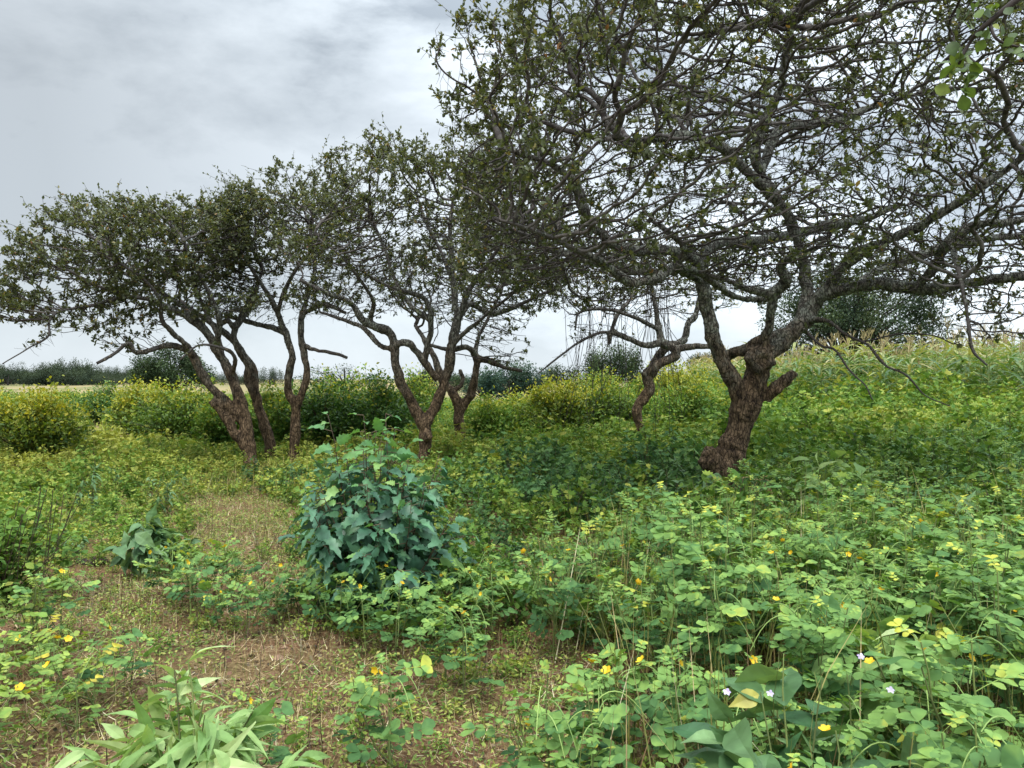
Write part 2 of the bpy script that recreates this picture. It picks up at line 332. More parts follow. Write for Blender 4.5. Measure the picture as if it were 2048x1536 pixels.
# ================================================================== TREES
def colonize(seedP, seedR, att, di=.6, dk=.16, step=.08, jit=.35, iters=260, up=0.0, seed=0, maxn=9000):
    r = np.random.default_rng(seed)
    P = [p for p in seedP]; par = [-1]*len(P)
    A = att.copy(); bd = np.full(len(A), 1e9); bi = np.zeros(len(A), int)
    Pn = np.array(P); lo = 0
    alive = np.ones(len(A), bool); lastdir = {}
    D = np.zeros((len(P), 3))
    cnt = np.zeros(len(P), int)
    for it in range(iters):
        new = Pn[lo:]
        if len(new):
            for c0 in range(0, len(new), 400):
                d = np.linalg.norm(A[:, None]-new[None, c0:c0+400], axis=2); j = d.argmin(1); m = d[np.arange(len(A)), j]
                b = m < bd; bd[b] = m[b]; bi[b] = j[b]+lo+c0
        alive &= bd > dk
        A = A[alive]; bd = bd[alive]; bi = bi[alive]; alive = alive[alive]
        if len(A) == 0: break
        act = bd < di
        if not act.any():
            di *= 1.35; continue
        dirs = norm(A[act]-Pn[bi[act]])
        acc = np.zeros((len(Pn), 3)); np.add.at(acc, bi[act], dirs)
        ids = np.unique(bi[act])
        ids = ids[cnt[ids] < 3]
        if len(ids) == 0:
            # those attractors are stuck
            kill = act; alive = ~kill; A = A[alive]; bd = bd[alive]; bi = bi[alive]; alive = alive[alive]; continue
        dv = norm(acc[ids]); dv = norm(dv+.8*D[ids]+r.normal(0, jit, (len(ids), 3))+np.array([0, 0, up]))
        NP = Pn[ids]+dv*step
        cnt[ids] += 1; lo = len(Pn)
        Pn = np.vstack([Pn, NP]); D = np.vstack([D, dv]); cnt = np.concatenate([cnt, np.zeros(len(ids), int)])
        par += list(ids)
        if len(Pn) > maxn: break
    return Pn, np.array(par), D
LT = strip([.05, .34, .42, .22, .03][0:5], fold=.3, curl=.15)
LT_lo = strip([.05, .42, .03], fold=.35, curl=.1)          # obovate leaf, light version
LT_lo = (np.array([(0, 0, 0), (.55, -.30, .08), (1, -.1, 0), (1, .1, 0), (.55, .30, .08)], np.float32), np.array([(0, 1, 2, 2)], np.int32)[:0], np.array([(0, 1, 2), (0, 2, 3), (0, 3, 4)], np.int32))

def build_tree(name, label, limbs, Y0, att, cfg, group=None, bark=None, trunk_extra=None, vox=.02, seed=1):
    """limbs: list of paths [(px,py,dY,width_px)...] in photo pixels at distance Y0+dY"""
    r = np.random.default_rng(seed)
    base = limbs[0][0]; bx_ = W(base[0], base[1], Y0+base[2]); z0 = terr(bx_[0], bx_[1])
    root = empty(name, (bx_[0], bx_[1], float(z0)), label, 'tree', group)
    # foliage sits in flat layers with air between them
    ly = np.sin(att[:, 2]*cfg.get('lf', 7.5)+1.6*np.sin(att[:, 0]*.9+seed)+1.4*np.cos(att[:, 1]*1.1))+.5*np.sin(att[:, 0]*3.1+att[:, 1]*1.7)
    att = att[(ly > cfg.get('gap', -.25)) | (r.random(len(att)) < .12)]
    org = np.array([bx_[0], bx_[1], float(z0)])
    g = Geo(); SP = []; SR = []; THIN = []
    for li, pth in enumerate(limbs):
        P = np.array([W(a, b, Y0+c) for a, b, c, d in pth]); Rr = np.array([d*(cfg.get('ws', .7) if d > 22 else cfg.get('ws2', .8))/2/F*(Y0+c) for a, b, c, d in pth])
        if li == 0 or pth[0][0:2] == base[0:2]:
            dd = P[0]-P[1]; dd = dd/max(-dd[2], .05); fz = max(P[0][2]-z0+.15, .15); P = np.vstack([P[0]+dd*np.array([.5, .5, 1])*fz, P]); Rr = np.concatenate([[Rr[0]*1.3], Rr])
        Q4 = smooth_path(np.hstack([P, Rr[:, None]]), 7); P, Rr = Q4[:, :3], np.maximum(Q4[:, 3], .006)
        wob = r.normal(0, 1, P.shape); wob = (wob+np.roll(wob, 1, 0)+np.roll(wob, -1, 0))/3
        P = P+wob*np.minimum(Rr*.22, .014)[:, None]*(np.arange(len(P)) > 3)[:, None]
        Rr = Rr*(1+.07*np.sin(np.arange(len(Rr))*.55+li*2)+.04*np.sin(np.arange(len(Rr))*.23+li)+r.normal(0, .012, len(Rr)))
        tube(g, P-org, Rr, 12)
        kt = Rr < vox*1.6
        if kt.sum() > 2: j0 = max(int(np.argmax(kt))-1, 0); THIN.append((P[j0:], Rr[j0:]))
        k = P[:, 2] > cfg.get('seed_z', 2.0)
        SP.append(P[k]); SR.append(Rr[k])
    for (a, b, c, d) in (trunk_extra or []):     # knobs and burls
        ctr = W(a, b, Y0+c)-org; rr = d*.72/2/F*(Y0+c)
        n = 10; th, ph = np.meshgrid(np.linspace(0, np.pi, n), np.linspace(0, 2*np.pi, 2*n, endpoint=False), indexing='ij')
        s = np.stack([np.sin(th)*np.cos(ph), np.sin(th)*np.sin(ph), np.cos(th)], -1)
        s = s*(rr*(1+.22*np.sin(th*5+ph*2)+.16*np.cos(ph*3-th*3)))[..., None]+ctr
        ii = np.arange(n*2*n).reshape(n, 2*n); i2 = np.roll(ii, -1, 1)
        g.add(s.reshape(-1, 3), np.stack([ii[:-1], i2[:-1], i2[1:], ii[1:]], -1).reshape(-1, 4))
    me = g.mesh('trunk_raw', bark or M_bark)
    o = bpy.data.objects.new('trunk', me); C.objects.link(o)
    md = o.modifiers.new('r', 'REMESH'); md.mode = 'VOXEL'; md.voxel_size = vox; md.use_smooth_shade = True
    md = o.modifiers.new('s', 'SMOOTH'); md.iterations = 2; md.factor = .5
    dg = bpy.context.evaluated_depsgraph_get(); me2 = bpy.data.meshes.new_from_object(o.evaluated_get(dg)); me2.name = 'trunk'
    o.modifiers.clear(); o.data = me2; o.parent = root
    nv = len(me2.vertices); co = np.zeros(nv*3, np.float32); me2.vertices.foreach_get('co', co); co = co.reshape(-1, 3); no_ = np.zeros(nv*3, np.float32); me2.vertices.foreach_get('normal', no_); no_ = no_.reshape(-1, 3)
    from mathutils import noise as mn
    dsp = np.array([.5*abs(mn.noise((p[0]*19, p[1]*19, p[2]*5)))+.35*mn.noise((p[0]*9+7, p[1]*9, p[2]*7))+.3*mn.noise((p[0]*40, p[1]*40, p[2]*26)) for p in co.tolist()])
    me2.vertices.foreach_set('co', (co+no_*(dsp*.022)[:, None]).ravel().astype(np.float32)); me2.update()
    if not me2.materials: me2.materials.append(bark or M_bark)
    SPa = np.vstack(SP); SRa = np.concatenate(SR)
    zs = np.array([1, 1, cfg.get('zs', 1.7)])
    Pn, par, D = colonize(SPa*zs, SRa, att*zs, cfg.get('di', .7), cfg.get('dk', .17), cfg.get('step', .085), cfg.get('jit', .3), up=cfg.get('up', .0), seed=seed, maxn=cfg.get('maxn', 9000))
    Pn = Pn/zs; ns = len(SPa); n = len(Pn); D = norm(D/zs+1e-9)
    nch = np.bincount(par[par >= 0], minlength=n)
    e = cfg.get('e', 2.05); tipr = cfg.get('tip', .0042); acc = np.full(n, 0.0)
    rad = np.zeros(n)
    for i in range(n-1, ns-1, -1):
        rad[i] = (acc[i]+(tipr**e if nch[i] == 0 else (tipr*.35)**e))**(1/e)
        acc[par[i]] += rad[i]**e
    rad[:ns] = SRa
    rad[ns:] = np.minimum(rad[ns:], cfg.get('maxr', .05))
    ch = np.arange(ns, n); pp = par[ch]
    pr = np.where(pp < ns, np.minimum(rad[ch]*1.25, rad[pp]), rad[pp]); main = np.zeros(n, bool)
    best = {}
    for i in ch:
        p = par[i]
        if p >= ns and (p not in best or rad[i] > rad[best[p]]): best[p] = i
    ismain = np.array([par[i] >= ns and best.get(par[i]) == i for i in ch])
    pr = np.where(ismain, rad[pp], np.minimum(rad[ch]*1.15, pr))
    ref = np.array([.31, .17, .93]); UF = norm(np.cross(D+1e-6, ref)); u = UF[ch]; ua = np.where(ismain[:, None], UF[pp], u)
    gb = Geo()
    for P_t, R_t in THIN: tube(gb, P_t-org, R_t*.98, 7, .6)
    thick = rad[ch] > .012
    cr_ = r.random(n)*.5+.2
    for msk, sd_ in ((thick, 7), (~thick, 4)):
        c_ = ch[msk]; segs(gb, Pn[par[c_]]-org, Pn[c_]-org, pr[msk], rad[c_], sd_, np.clip(cr_[c_]+(rad[c_] > .012)*.25, 0, 1), ua[msk], u[msk])
    # leafy side shoots
    gl = Geo()
    zlo, zhi = np.percentile(Pn[ns:, 2], 5), np.percentile(Pn[ns:, 2], 98)
    ctr = SPa.mean(0)
    rr_ = np.hypot(Pn[:, 0]-ctr[0], (Pn[:, 1]-ctr[1]))
    # how near the outer upper skin: count of attractors above
    cell = {}
    for p in Pn[ns:]:
        k = (round(p[0]/.4), round(p[1]/.4)); cell.setdefault(k, []).append(p[2])
    ztop = np.array([np.percentile(cell.get((round(p[0]/.4), round(p[1]/.4)), [p[2]]), 92) for p in Pn])
    depth = np.maximum(ztop-Pn[:, 2], 0)
    thin = np.where(rad < .016)[0]; thin = thin[thin >= ns]
    rmax = np.percentile(rr_[ns:], 97)
    edge = sst(rr_[thin]/rmax, .62, .98)
    prob = cfg.get('leaf', .75)*np.clip(np.exp(-depth[thin]/cfg.get('fade', .55))+.55*edge, 0, 1)+cfg.get('lmin', .05)
    q_ = Pn[thin]; cl = np.sin(3.9*q_[:, 0]+1.3*np.sin(2.9*q_[:, 1]))*np.cos(3.7*q_[:, 1]+1.1*np.sin(4.3*q_[:, 2]))+.6*np.sin(8.3*q_[:, 0]+5*q_[:, 2])*np.cos(7.1*q_[:, 1]-4*q_[:, 2])
    prob = prob*np.clip(.85+1.0*cl, .08, 2.1)
    prob = prob*np.where(nch[thin] == 0, 2.5, np.where(rad[thin] < tipr*1.8, 1.0, .3))
    sel = thin[r.random(len(thin)) < prob*cfg.get('shoots', 1)]
    sth = np.where((np.arange(n) < ns) & (rad < .03))[0]; D[:ns] = norm(np.vstack([np.diff(Pn[:ns], axis=0), [[0, 0, 1]]]))
    sel = np.concatenate([sel, sth[r.random(len(sth)) < cfg.get('leaf', .5)*.6], sel[r.random(len(sel)) < .7], thin[(nch[thin] == 0) & (r.random(len(thin)) < .35)]])
    topn = depth[sel] < .35
    m_ = len(sel)
    dr = norm(r.normal(0, 1, (m_, 3))+D[sel]*.7+np.array([0, 0, .35])+topn[:, None]*np.array([0, 0, .5]))
    ln = r.uniform(.04, .12, m_)*(1+topn*(r.random(m_) < .25)*r.uniform(.6, 2.2, m_))
    S0 = Pn[sel]; NL = cfg.get('nseg', 3)
    prev = S0; dcur = dr
    S_pts = [S0]
    for k in range(NL):
        dcur = norm(dcur+r.normal(0, .22, (m_, 3))); nxt = prev+dcur*(ln/NL)[:, None]
        segs(gb, prev-org, nxt-org, tipr*.75, tipr*.6, 3, r.random(m_)*.5+.15); S_pts.append(nxt); prev = nxt
    # long free shoots arching out of the top of the crown
    tops = thin[(depth[thin] < .12) | ((edge > .8) & (nch[thin] == 0))]; tops = r.choice(tops, min(len(tops), cfg.get('sprays', 110)), replace=False); mt = len(tops)
    cen = ctr[:2]; outw = np.zeros((mt, 3)); outw[:, :2] = norm(Pn[tops][:, :2]-cen)
    ds = norm(outw*r.uniform(.2, 1.2, mt)[:, None]+r.normal(0, .35, (mt, 3))+np.array([0, 0, .75])); prev = Pn[tops]; L_ = r.uniform(.18, .62, mt)
    for k in range(7):
        ds = norm(ds+r.normal(0, .16, (mt, 3))+outw*.06); nxt = prev+ds*(L_/7)[:, None]; segs(gb, prev-org, nxt-org, tipr*(1-.07*k), tipr*(.93-.07*k), 4, .3)
        for q in range(2):
            f = r.random(mt)[:, None]; pos = prev*(1-f)+nxt*f; dl = norm(ds*.4+r.normal(0, .7, (mt, 3))); keep = r.random(mt) < .85
            scatter(gl, LT_lo, (pos-org)[keep], frames(dl, norm(r.normal(0, .55, (mt, 3))+np.array([0, 0, 1.])))[keep], (cfg.get('lsize', .05)*r.uniform(.5, 1.05, mt))[keep], np.clip(r.normal(.5, .15, mt), 0, .93)[keep])
        prev = nxt
    # leafless twiglets lower down
    bare = np.concatenate([thin[r.random(len(thin)) < cfg.get('bare', .45)], np.repeat(sth, 2)]); mb_ = len(bare)
    db = norm(r.normal(0, 1, (mb_, 3))+np.array([0, 0, -.1])); b1 = Pn[bare]+db*r.uniform(.04, .14, mb_)[:, None]
    segs(gb, Pn[bare]-org, b1-org, tipr*.7, tipr*.5, 3, r.random(mb_)*.4+.1)
    b2 = b1+norm(db+r.normal(0, .6, (mb_, 3)))*r.uniform(.03, .12, mb_)[:, None]; segs(gb, b1-org, b2-org, tipr*.5, tipr*.4, 3, .2)
    npl = cfg.get('lps', 3); lsz = cfg.get('lsize', .05)
    for k in range(NL):
        for q in range(npl):
            f = r.random(m_)[:, None]; pos = S_pts[k]*(1-f)+S_pts[k+1]*f
            keep = r.random(m_) < (.9 if topn.any() else .8)
            dl = norm(dr*.5+r.normal(0, .8, (m_, 3))+np.array([0, 0, .15])); nr = norm(r.normal(0, .55, (m_, 3))+np.array([0, 0, 1.]))
            a_ = np.clip(r.normal(.42, .2, m_)+topn*.08, 0, .93); a_ = np.where(r.random(m_) < .03, r.uniform(.93, 1, m_), a_)
            scatter(gl, LT_lo, (pos-org)[keep], frames(dl, nr)[keep], (lsz*r.uniform(.55, 1.25, m_))[keep], a_[keep])
    gb.obj('branches', M_twig, root, smooth=True)
    gl.obj('leaves', cfg.get('lmat', M_tleaf), root, smooth=False)
    print(name, 'nodes', n, 'leaves', gl.n//5)
    return root, Pn

def blob_att(blobs, n, seed):
    """attractors inside ellipsoids (px, py, distance, half width px, half height px, half depth m)"""
    r = np.random.default_rng(seed); out = []
    vol = np.array([b[3]*b[4]*b[5]*b[2]**2 for b in blobs], float); cnt = (n*vol/vol.sum()).astype(int)
    for b, c in zip(blobs, cnt):
        u = norm(r.normal(0, 1, (c, 3)))*(r.random(c)**(1/2.6))[:, None]
        cc = W(b[0], b[1], b[2]); out.append(cc+u*np.array([b[3]/F*b[2], b[5], b[4]/F*b[2]]))
    return np.vstack(out)

# --- the big tree on the right: trunk traced, crown a wide irregular umbrella round it
YB = 9.0
big_limbs = [
 [(1452, 965, 0, 92), (1462, 905, 0, 84), (1480, 850, 0, 80), (1496, 800, 0, 84), (1512, 755, 0, 66), (1530, 715, 0, 56), (1562, 688, .05, 52), (1600, 650, .1, 50), (1625, 615, .1, 46), (1650, 588, .0, 42), (1700, 575, -.2, 38), (1760, 568, -.4, 36), (1830, 578, -.6, 36), (1900, 572, -.8, 30), (1970, 560, -1.0, 26), (2060, 548, -1.2, 20), (2160, 520, -1.3, 13)],
 [(1490, 830, 0, 60), (1474, 780, -.05, 50), (1448, 730, -.1, 46), (1428, 680, -.15, 42), (1415, 625, -.2, 40), (1405, 570, -.3, 38), (1395, 530, -.4, 34), (1360, 505, -.6, 30), (1310, 500, -.8, 30), (1260, 500, -1.0, 30), (1215, 480, -1.2, 30), (1180, 448, -1.4, 27), (1162, 400, -1.5, 22), (1145, 360, -1.6, 17), (1100, 330, -1.7, 12), (1020, 300, -1.8, 9)],
 [(1398, 535, -.4, 26), (1350, 540, -.2, 24), (1300, 545, .1, 24), (1240, 535, .4, 22), (1180, 520, .8, 18), (1110, 500, 1.2, 13), (1050, 470, 1.5, 9)],
 [(1400, 560, -.5, 18), (1350, 535, -1.1, 19), (1320, 555, -1.5, 18), (1270, 566, -1.8, 18), (1235, 550, -2.0, 17), (1195, 520, -2.2, 15), (1150, 500, -2.4, 12), (1090, 470, -2.6, 9), (1000, 440, -2.8, 6)],
 [(1320, 555, -1.2, 10), (1352, 530, -1.3, 15), (1368, 500, -1.4, 14), (1345, 470, -1.5, 11), (1300, 440, -1.6, 8)],
 [(1352, 530, -1.3, 15), (1400, 548, -1.0, 14), (1440, 575, -.7, 13), (1465, 592, -.4, 12), (1510, 600, -.1, 12), (1560, 590, 0, 16)],
 [(1395, 530, -.4, 28), (1420, 495, -.1, 30), (1460, 482, .3, 30), (1520, 478, .6, 28), (1580, 470, .9, 25), (1640, 455, 1.3, 20), (1720, 440, 1.7, 15), (1800, 410, 2.1, 10)],
 [(1600, 650, .1, 38), (1612, 590, .2, 34), (1605, 530, .2, 32), (1590, 470, .1, 30), (1572, 425, .0, 28), (1545, 385, -.1, 26), (1520, 345, -.2, 24), (1510, 300, -.3, 22), (1530, 240, -.4, 18), (1560, 180, -.5, 15), (1570, 110, -.6, 12), (1580, 40, -.7, 9)],
 [(1572, 425, 0, 20), (1540, 390, -.1, 20), (1480, 330, -.5, 20), (1430, 290, -.8, 18), (1370, 272, -1.0, 16), (1300, 280, -1.2, 12), (1220, 280, -1.4, 9)],
 [(1520, 345, -.2, 18), (1560, 262, .1, 20), (1620, 250, .4, 18), (1680, 240, .6, 16), (1740, 215, .8, 12), (1830, 190, 1.0, 8)],
 [(1650, 588, 0, 34), (1680, 540, -.2, 30), (1730, 500, -.5, 26), (1800, 470, -.8, 24), (1860, 440, -1.1, 20), (1940, 390, -1.4, 17), (2010, 340, -1.6, 14), (2080, 290, -1.8, 10)],
 [(1700, 575, -.2, 26), (1760, 540, .3, 24), (1840, 510, .7, 22), (1920, 490, 1.0, 18), (2000, 475, 1.3, 14), (2090, 470, 1.5, 10)],
 [(1830, 578, -.6, 24), (1870, 530, -.9, 24), (1900, 480, -1.2, 22), (1960, 450, -1.4, 17), (2050, 440, -1.6, 12)],
 [(1512, 700, .05, 30), (1470, 705, .3, 20), (1450, 715, .5, 22), (1490, 695, .2, 26), (1525, 680, .05, 30), (1570, 672, .05, 36)],
 [(1525, 690, -.1, 34), (1540, 640, -.25, 24), (1545, 590, -.35, 22), (1570, 560, -.5, 22), (1560, 530, -.6, 18), (1590, 510, -.9, 10)],
 [(1545, 590, -.35, 20), (1500, 580, -.7, 14), (1450, 560, -1.0, 10), (1400, 545, -1.3, 8)],
 [(1530, 800, 0, 36), (1545, 775, -.05, 26), (1568, 762, -.08, 22), (1592, 745, -.1, 17)],
 [(1540, 790, 0, 30), (1556, 780, -.1, 16), (1562, 782, -.14, 13)],
 [(1462, 975, .05, 70), (1440, 945, -.08, 66), (1422, 915, -.16, 50)],
 [(1610, 640, .1, 18), (1655, 642, -.25, 7), (1690, 668, -.4, 6), (1735, 690, -.6, 6), (1770, 730, -.8, 5), (1812, 750, -1.0, 4), (1850, 790, -1.1, 3), (1900, 812, -1.3, 2)],
 [(1600, 650, .1, 8), (1640, 690, -.4, 5), (1670, 700, -.5, 5), (1700, 742, -.8, 4), (1730, 770, -1.0, 3), (1745, 800, -1.1, 2)],
 [(1900, 480, -1.2, 14), (1920, 560, -1.8, 9), (1935, 640, -2.0, 7), (1945, 700, -2.1, 6), (1975, 730, -2.2, 4)],
]
def dome_att(cx, cy, Rd, zt, n, seed, zb=2.7, nshell=.6):
    r = np.random.default_rng(seed); th = r.uniform(0, 2*np.pi, n); rr = Rd*np.sqrt(r.random(n))
    Rn = Rd*(1+.1*np.sin(th*3+1)+.07*np.sin(th*5+2)); rr = rr*Rn/Rd
    f = rr/Rn; top = zb+.5+(zt-zb-.5)*np.sqrt(np.clip(1-f**2.6, 0, 1))+.35*np.sin(cx+rr*np.cos(th)*2.1)*np.cos(rr*np.sin(th)*1.9)
    bot = zb+.25*f+.2*np.sin(rr*np.cos(th)*1.7+2)*np.cos(rr*np.sin(th)*2.1)
    u = r.random(n); u = np.where(r.random(n) < nshell, 1-.35*u**1.4, u)
    return np.stack([cx+rr*np.cos(th), cy+rr*np.sin(th), bot+(top-bot)*u], 1)
big_att = dome_att(2.95, 8.7, 3.95, 6.5, 20500, 5, zb=2.6, nshell=.4)
# nothing grows in front of the lens: the crown's near side is open
big_att = big_att[(big_att[:, 1] > 5.2)]
big_att = np.vstack([big_att, blob_att([(1130, 500, 7.6, 120, 80, 1.2), (1250, 520, 7.2, 130, 70, 1.2), (1600, 520, 7.6, 200, 60, 1.4), (1850, 520, 8.2, 200, 80, 1.6), (960, 150, 8.0, 110, 120, .9), (1000, 330, 8.3, 120, 90, 1.0), (1060, 520, 7.5, 90, 60, .8), (1980, 640, 7.5, 110, 60, 1.0), (1900, 560, 8.0, 160, 60, 1.2)], 3400, 6)])
cfg = dict(di=.8, dk=.12, step=.07, jit=.33, maxn=60000, leaf=.42, fade=.5, lmin=.06, lsize=.052, maxr=.055, zs=1.4, bare=.4, tip=.0036, sprays=240, gap=-.62, ws=.68, ws2=1.0)
big_root, bigN = build_tree('gnarled_tree', 'largest gnarled spreading tree on the right, its thick forked trunk with a dark burl', big_limbs, YB, big_att, cfg, 'gnarled trees in the field', M_bark_red,
           [(1518, 722, -.1, 72), (1538, 705, -.12, 40), (1508, 712, -.1, 44), (1420, 910, -.1, 44), (1412, 925, -.1, 40)], vox=.018, seed=3)

# --- middle tree, forked like a Y, right behind the bush
YM = 13.0
mid_limbs = [
 [(846, 915, 0, 36), (852, 880, 0, 34), (846, 850, 0, 38), (828, 812, 0, 30), (806, 775, -.1, 27), (792, 730, -.2, 26), (788, 695, -.2, 25), (780, 665, -.2, 25), (755, 655, -.3, 22), (725, 640, -.4, 18), (700, 605, -.5, 15), (650, 585, -.7, 12), (600, 560, -.9, 9)],
 [(848, 850, 0, 34), (868, 818, .05, 30), (885, 775, .1, 28), (898, 730, .1, 28), (905, 680, .1, 26), (915, 640, .1, 24), (908, 590, .1, 17), (905, 530, .1, 14), (900, 470, .1, 11), (905, 400, .1, 8)],
 [(788, 690, -.2, 18), (815, 685, -.3, 18), (835, 705, -.2, 18), (855, 735, -.1, 18), (875, 758, 0, 18)],
 [(850, 720, -.1, 14), (858, 680, -.2, 16), (862, 640, -.3, 15), (850, 600, -.4, 13), (815, 585, -.6, 12), (770, 570, -.8, 9), (720, 540, -1.0, 7)],
 [(792, 700, -.2, 15), (760, 690, -.1, 14), (725, 655, .1, 12), (690, 640, .3, 9), (640, 625, .5, 7)],
 [(915, 640, .1, 18), (940, 610, .3, 14), (980, 625, .4, 14), (1030, 615, .5, 11), (1080, 590, .6, 8), (1130, 570, .7, 6)],
 [(915, 640, .1, 16), (945, 570, -.1, 12), (975, 530, -.3, 10), (1010, 480, -.4, 8), (1060, 440, -.5, 6)],
 [(862, 640, -.3, 14), (820, 610, -.2, 12), (790, 560, .1, 10), (770, 500, .2, 8), (740, 430, .3, 6)],
 [(905, 690, .1, 13), (930, 665, .0, 12), (960, 640, -.2, 9), (1010, 600, -.4, 7), (1060, 560, -.6, 5)],
 [(740, 645, -.3, 14), (745, 600, -.6, 10), (720, 560, -.9, 8), (690, 520, -1.1, 6), (640, 480, -1.3, 5)],
 [(905, 560, .1, 12), (880, 500, .6, 10), (850, 440, 1.0, 8), (830, 380, 1.3, 6)],
]
mid_att = blob_att([(820, 430, 13.0, 190, 110, 1.9), (700, 500, 12.8, 150, 100, 1.7), (980, 470, 13.0, 170, 120, 1.8), (830, 350, 13, 110, 70, 1.2), (900, 330, 12.8, 120, 70, 1.2), (1080, 520, 13.2, 90, 80, 1.3), (660, 590, 12.8, 80, 50, 1.0), (770, 290, 13, 45, 30, .5), (1000, 680, 13.2, 45, 60, .6), (760, 560, 12.9, 130, 60, 1.3), (930, 550, 12.9, 110, 60, 1.4), (780, 600, 12.8, 230, 32, 1.3), (1020, 600, 13, 130, 35, 1.2)], 14500, 8)
cfgm = dict(di=.85, dk=.155, step=.085, jit=.25, maxn=30000, gap=-.5, leaf=.55, fade=.45, lmin=.05, lsize=.057, maxr=.042, bare=.4, tip=.004, zs=1.5, seed_z=2.0)
build_tree('gnarled_tree', 'middle gnarled tree whose reddish trunk forks into a Y behind the leafy bush', mid_limbs, YM, mid_att, cfgm, 'gnarled trees in the field', M_bark, [(855, 872, -.1, 26)], vox=.024, seed=8)

# --- slim tree behind it
Y3 = 15.8
t3 = [
 [(922, 890, 0, 32), (918, 850, 0, 30), (918, 815, 0, 32), (905, 785, 0, 24), (885, 760, .1, 20), (870, 720, .2, 17), (855, 690, .4, 14), (830, 650, .6, 10)],
 [(920, 820, 0, 28), (940, 790, 0, 24), (950, 755, -.1, 20), (953, 715, -.1, 17), (935, 695, -.2, 15), (900, 700, -.1, 12), (860, 690, .1, 9)],
 [(953, 715, -.1, 17), (985, 725, -.1, 15), (1010, 735, -.2, 11), (1045, 742, -.3, 8)],
 [(950, 712, -.1, 13), (955, 680, 0, 10), (975, 640, .1, 8), (1000, 590, .2, 6)],
 [(905, 785, 0, 14), (925, 765, .1, 12), (920, 740, .2, 10)],
]
a3 = blob_att([(960, 600, 15.8, 130, 70, 1.4), (860, 560, 16, 120, 80, 1.4), (1010, 690, 15.6, 50, 50, .7), (980, 500, 15.8, 120, 60, 1.3), (1060, 560, 15.6, 90, 60, 1.0)], 4300, 9)
build_tree('gnarled_tree', 'slim gnarled tree with an elbowed branch just right of the Y-forked tree', t3, Y3, a3, dict(cfgm, maxn=7000, seed_z=2.0, leaf=.45), 'gnarled trees in the field', M_bark, [(945, 790, -.05, 18)], vox=.028, seed=9)

# --- left group
Y4 = 13.5
t4 = [
 [(503, 925, 0, 40), (495, 872, 0, 37), (490, 828, 0, 36), (477, 790, 0, 31), (464, 755, 0, 28), (447, 721, 0, 26), (430, 695, -.1, 25), (412, 661, -.2, 23), (378, 635, -.3, 20), (344, 618, -.5, 17), (300, 600, -.7, 13), (250, 590, -.9, 10), (190, 570, -1.1, 7)],
 [(497, 905, 0, 24), (470, 868, -.1, 22), (450, 832, -.15, 22), (430, 808, -.2, 21)],
 [(488, 845, 0, 30), (451, 803, -.1, 27), (421, 773, -.2, 23), (404, 747, -.25, 22), (391, 721, -.3, 20), (374, 700, -.4, 17), (335, 690, -.6, 15), (301, 700, -.8, 12), (272, 704, -1, 11), (257, 687, -1.1, 10), (232, 706, -1.2, 9), (193, 727, -1.3, 7)],
 [(391, 721, -.3, 17), (372, 690, -.5, 15), (345, 665, -.7, 13), (325, 640, -.9, 11), (320, 600, -1.1, 9), (290, 560, -1.3, 7), (230, 520, -1.5, 5)],
 [(412, 661, -.2, 17), (375, 620, .1, 14), (330, 590, .4, 11), (280, 560, .7, 8), (210, 530, 1.0, 6)],
 [(430, 695, -.1, 16), (440, 650, -.3, 14), (425, 600, -.5, 12), (400, 550, -.7, 9), (370, 490, -.9, 7)],
 [(464, 755, 0, 12), (470, 720, -.3, 10), (455, 700, -.5, 9), (400, 690, -.8, 6), (360, 720, -1.0, 4)],
 [(447, 721, 0, 14), (435, 670, .3, 12), (410, 620, .7, 10), (385, 560, 1.1, 7)],
 [(250, 590, -.9, 9), (190, 610, -1.3, 8), (130, 620, -1.6, 6), (100, 640, -1.8, 6), (97, 672, -1.9, 5), (60, 695, -2.0, 4), (5, 728, -2.2, 3)],
]
a4 = blob_att([(250, 520, 13.0, 190, 95, 1.8), (380, 480, 13.5, 130, 90, 1.6), (140, 560, 12.6, 110, 80, 1.4), (80, 610, 12.2, 90, 50, 1.2), (200, 440, 13, 90, 45, .9), (310, 430, 13.2, 90, 35, .9), (10, 600, 12.2, 60, 50, .8), (230, 650, 12.6, 70, 50, .9), (140, 420, 13, 30, 25, .3), (130, 480, 12.8, 70, 40, .7), (340, 610, 13.3, 190, 34, 1.3), (180, 640, 12.8, 130, 30, 1.0)], 8000, 12)
build_tree('gnarled_tree', 'leftmost gnarled tree leaning left on a low-forking trunk with a broken stub', t4, Y4, a4, dict(cfgm, gap=-.75, lsize=.062, leaf=1.15, fade=.8, lmin=.14, bare=.35), 'gnarled trees in the field', M_bark, [(428, 806, -.22, 24)], vox=.025, seed=13)
t4b = [
 [(540, 890, 0, 32), (532, 860, 0, 31), (519, 822, 0, 29), (510, 781, 0, 26), (505, 745, 0, 21), (484, 706, .05, 18), (466, 680, .1, 17), (445, 662, .2, 15), (400, 630, .4, 11), (360, 600, .6, 8)],
 [(510, 790, 0, 20), (496, 764, -.1, 18), (494, 734, -.1, 17), (475, 695, -.2, 16), (468, 670, -.2, 15), (478, 640, -.1, 13), (500, 600, .1, 10), (520, 560, .3, 8)],
 [(466, 680, .1, 12), (450, 670, 0, 12), (440, 655, -.1, 12), (455, 640, -.2, 12), (470, 655, -.2, 12), (490, 630, 0, 12), (510, 590, .1, 10), (525, 540, .3, 7)],
]
a4b = blob_att([(450, 520, 14.6, 130, 90, 1.3), (400, 570, 14.6, 90, 50, 1), (500, 450, 14.6, 90, 60, 1)], 2300, 14)
build_tree('gnarled_tree', 'grey twin-stemmed tree standing just behind the leaning leftmost tree', t4b, 14.6, a4b, dict(cfgm, maxn=6000), 'gnarled trees in the field', M_bark, None, vox=.028, seed=14)
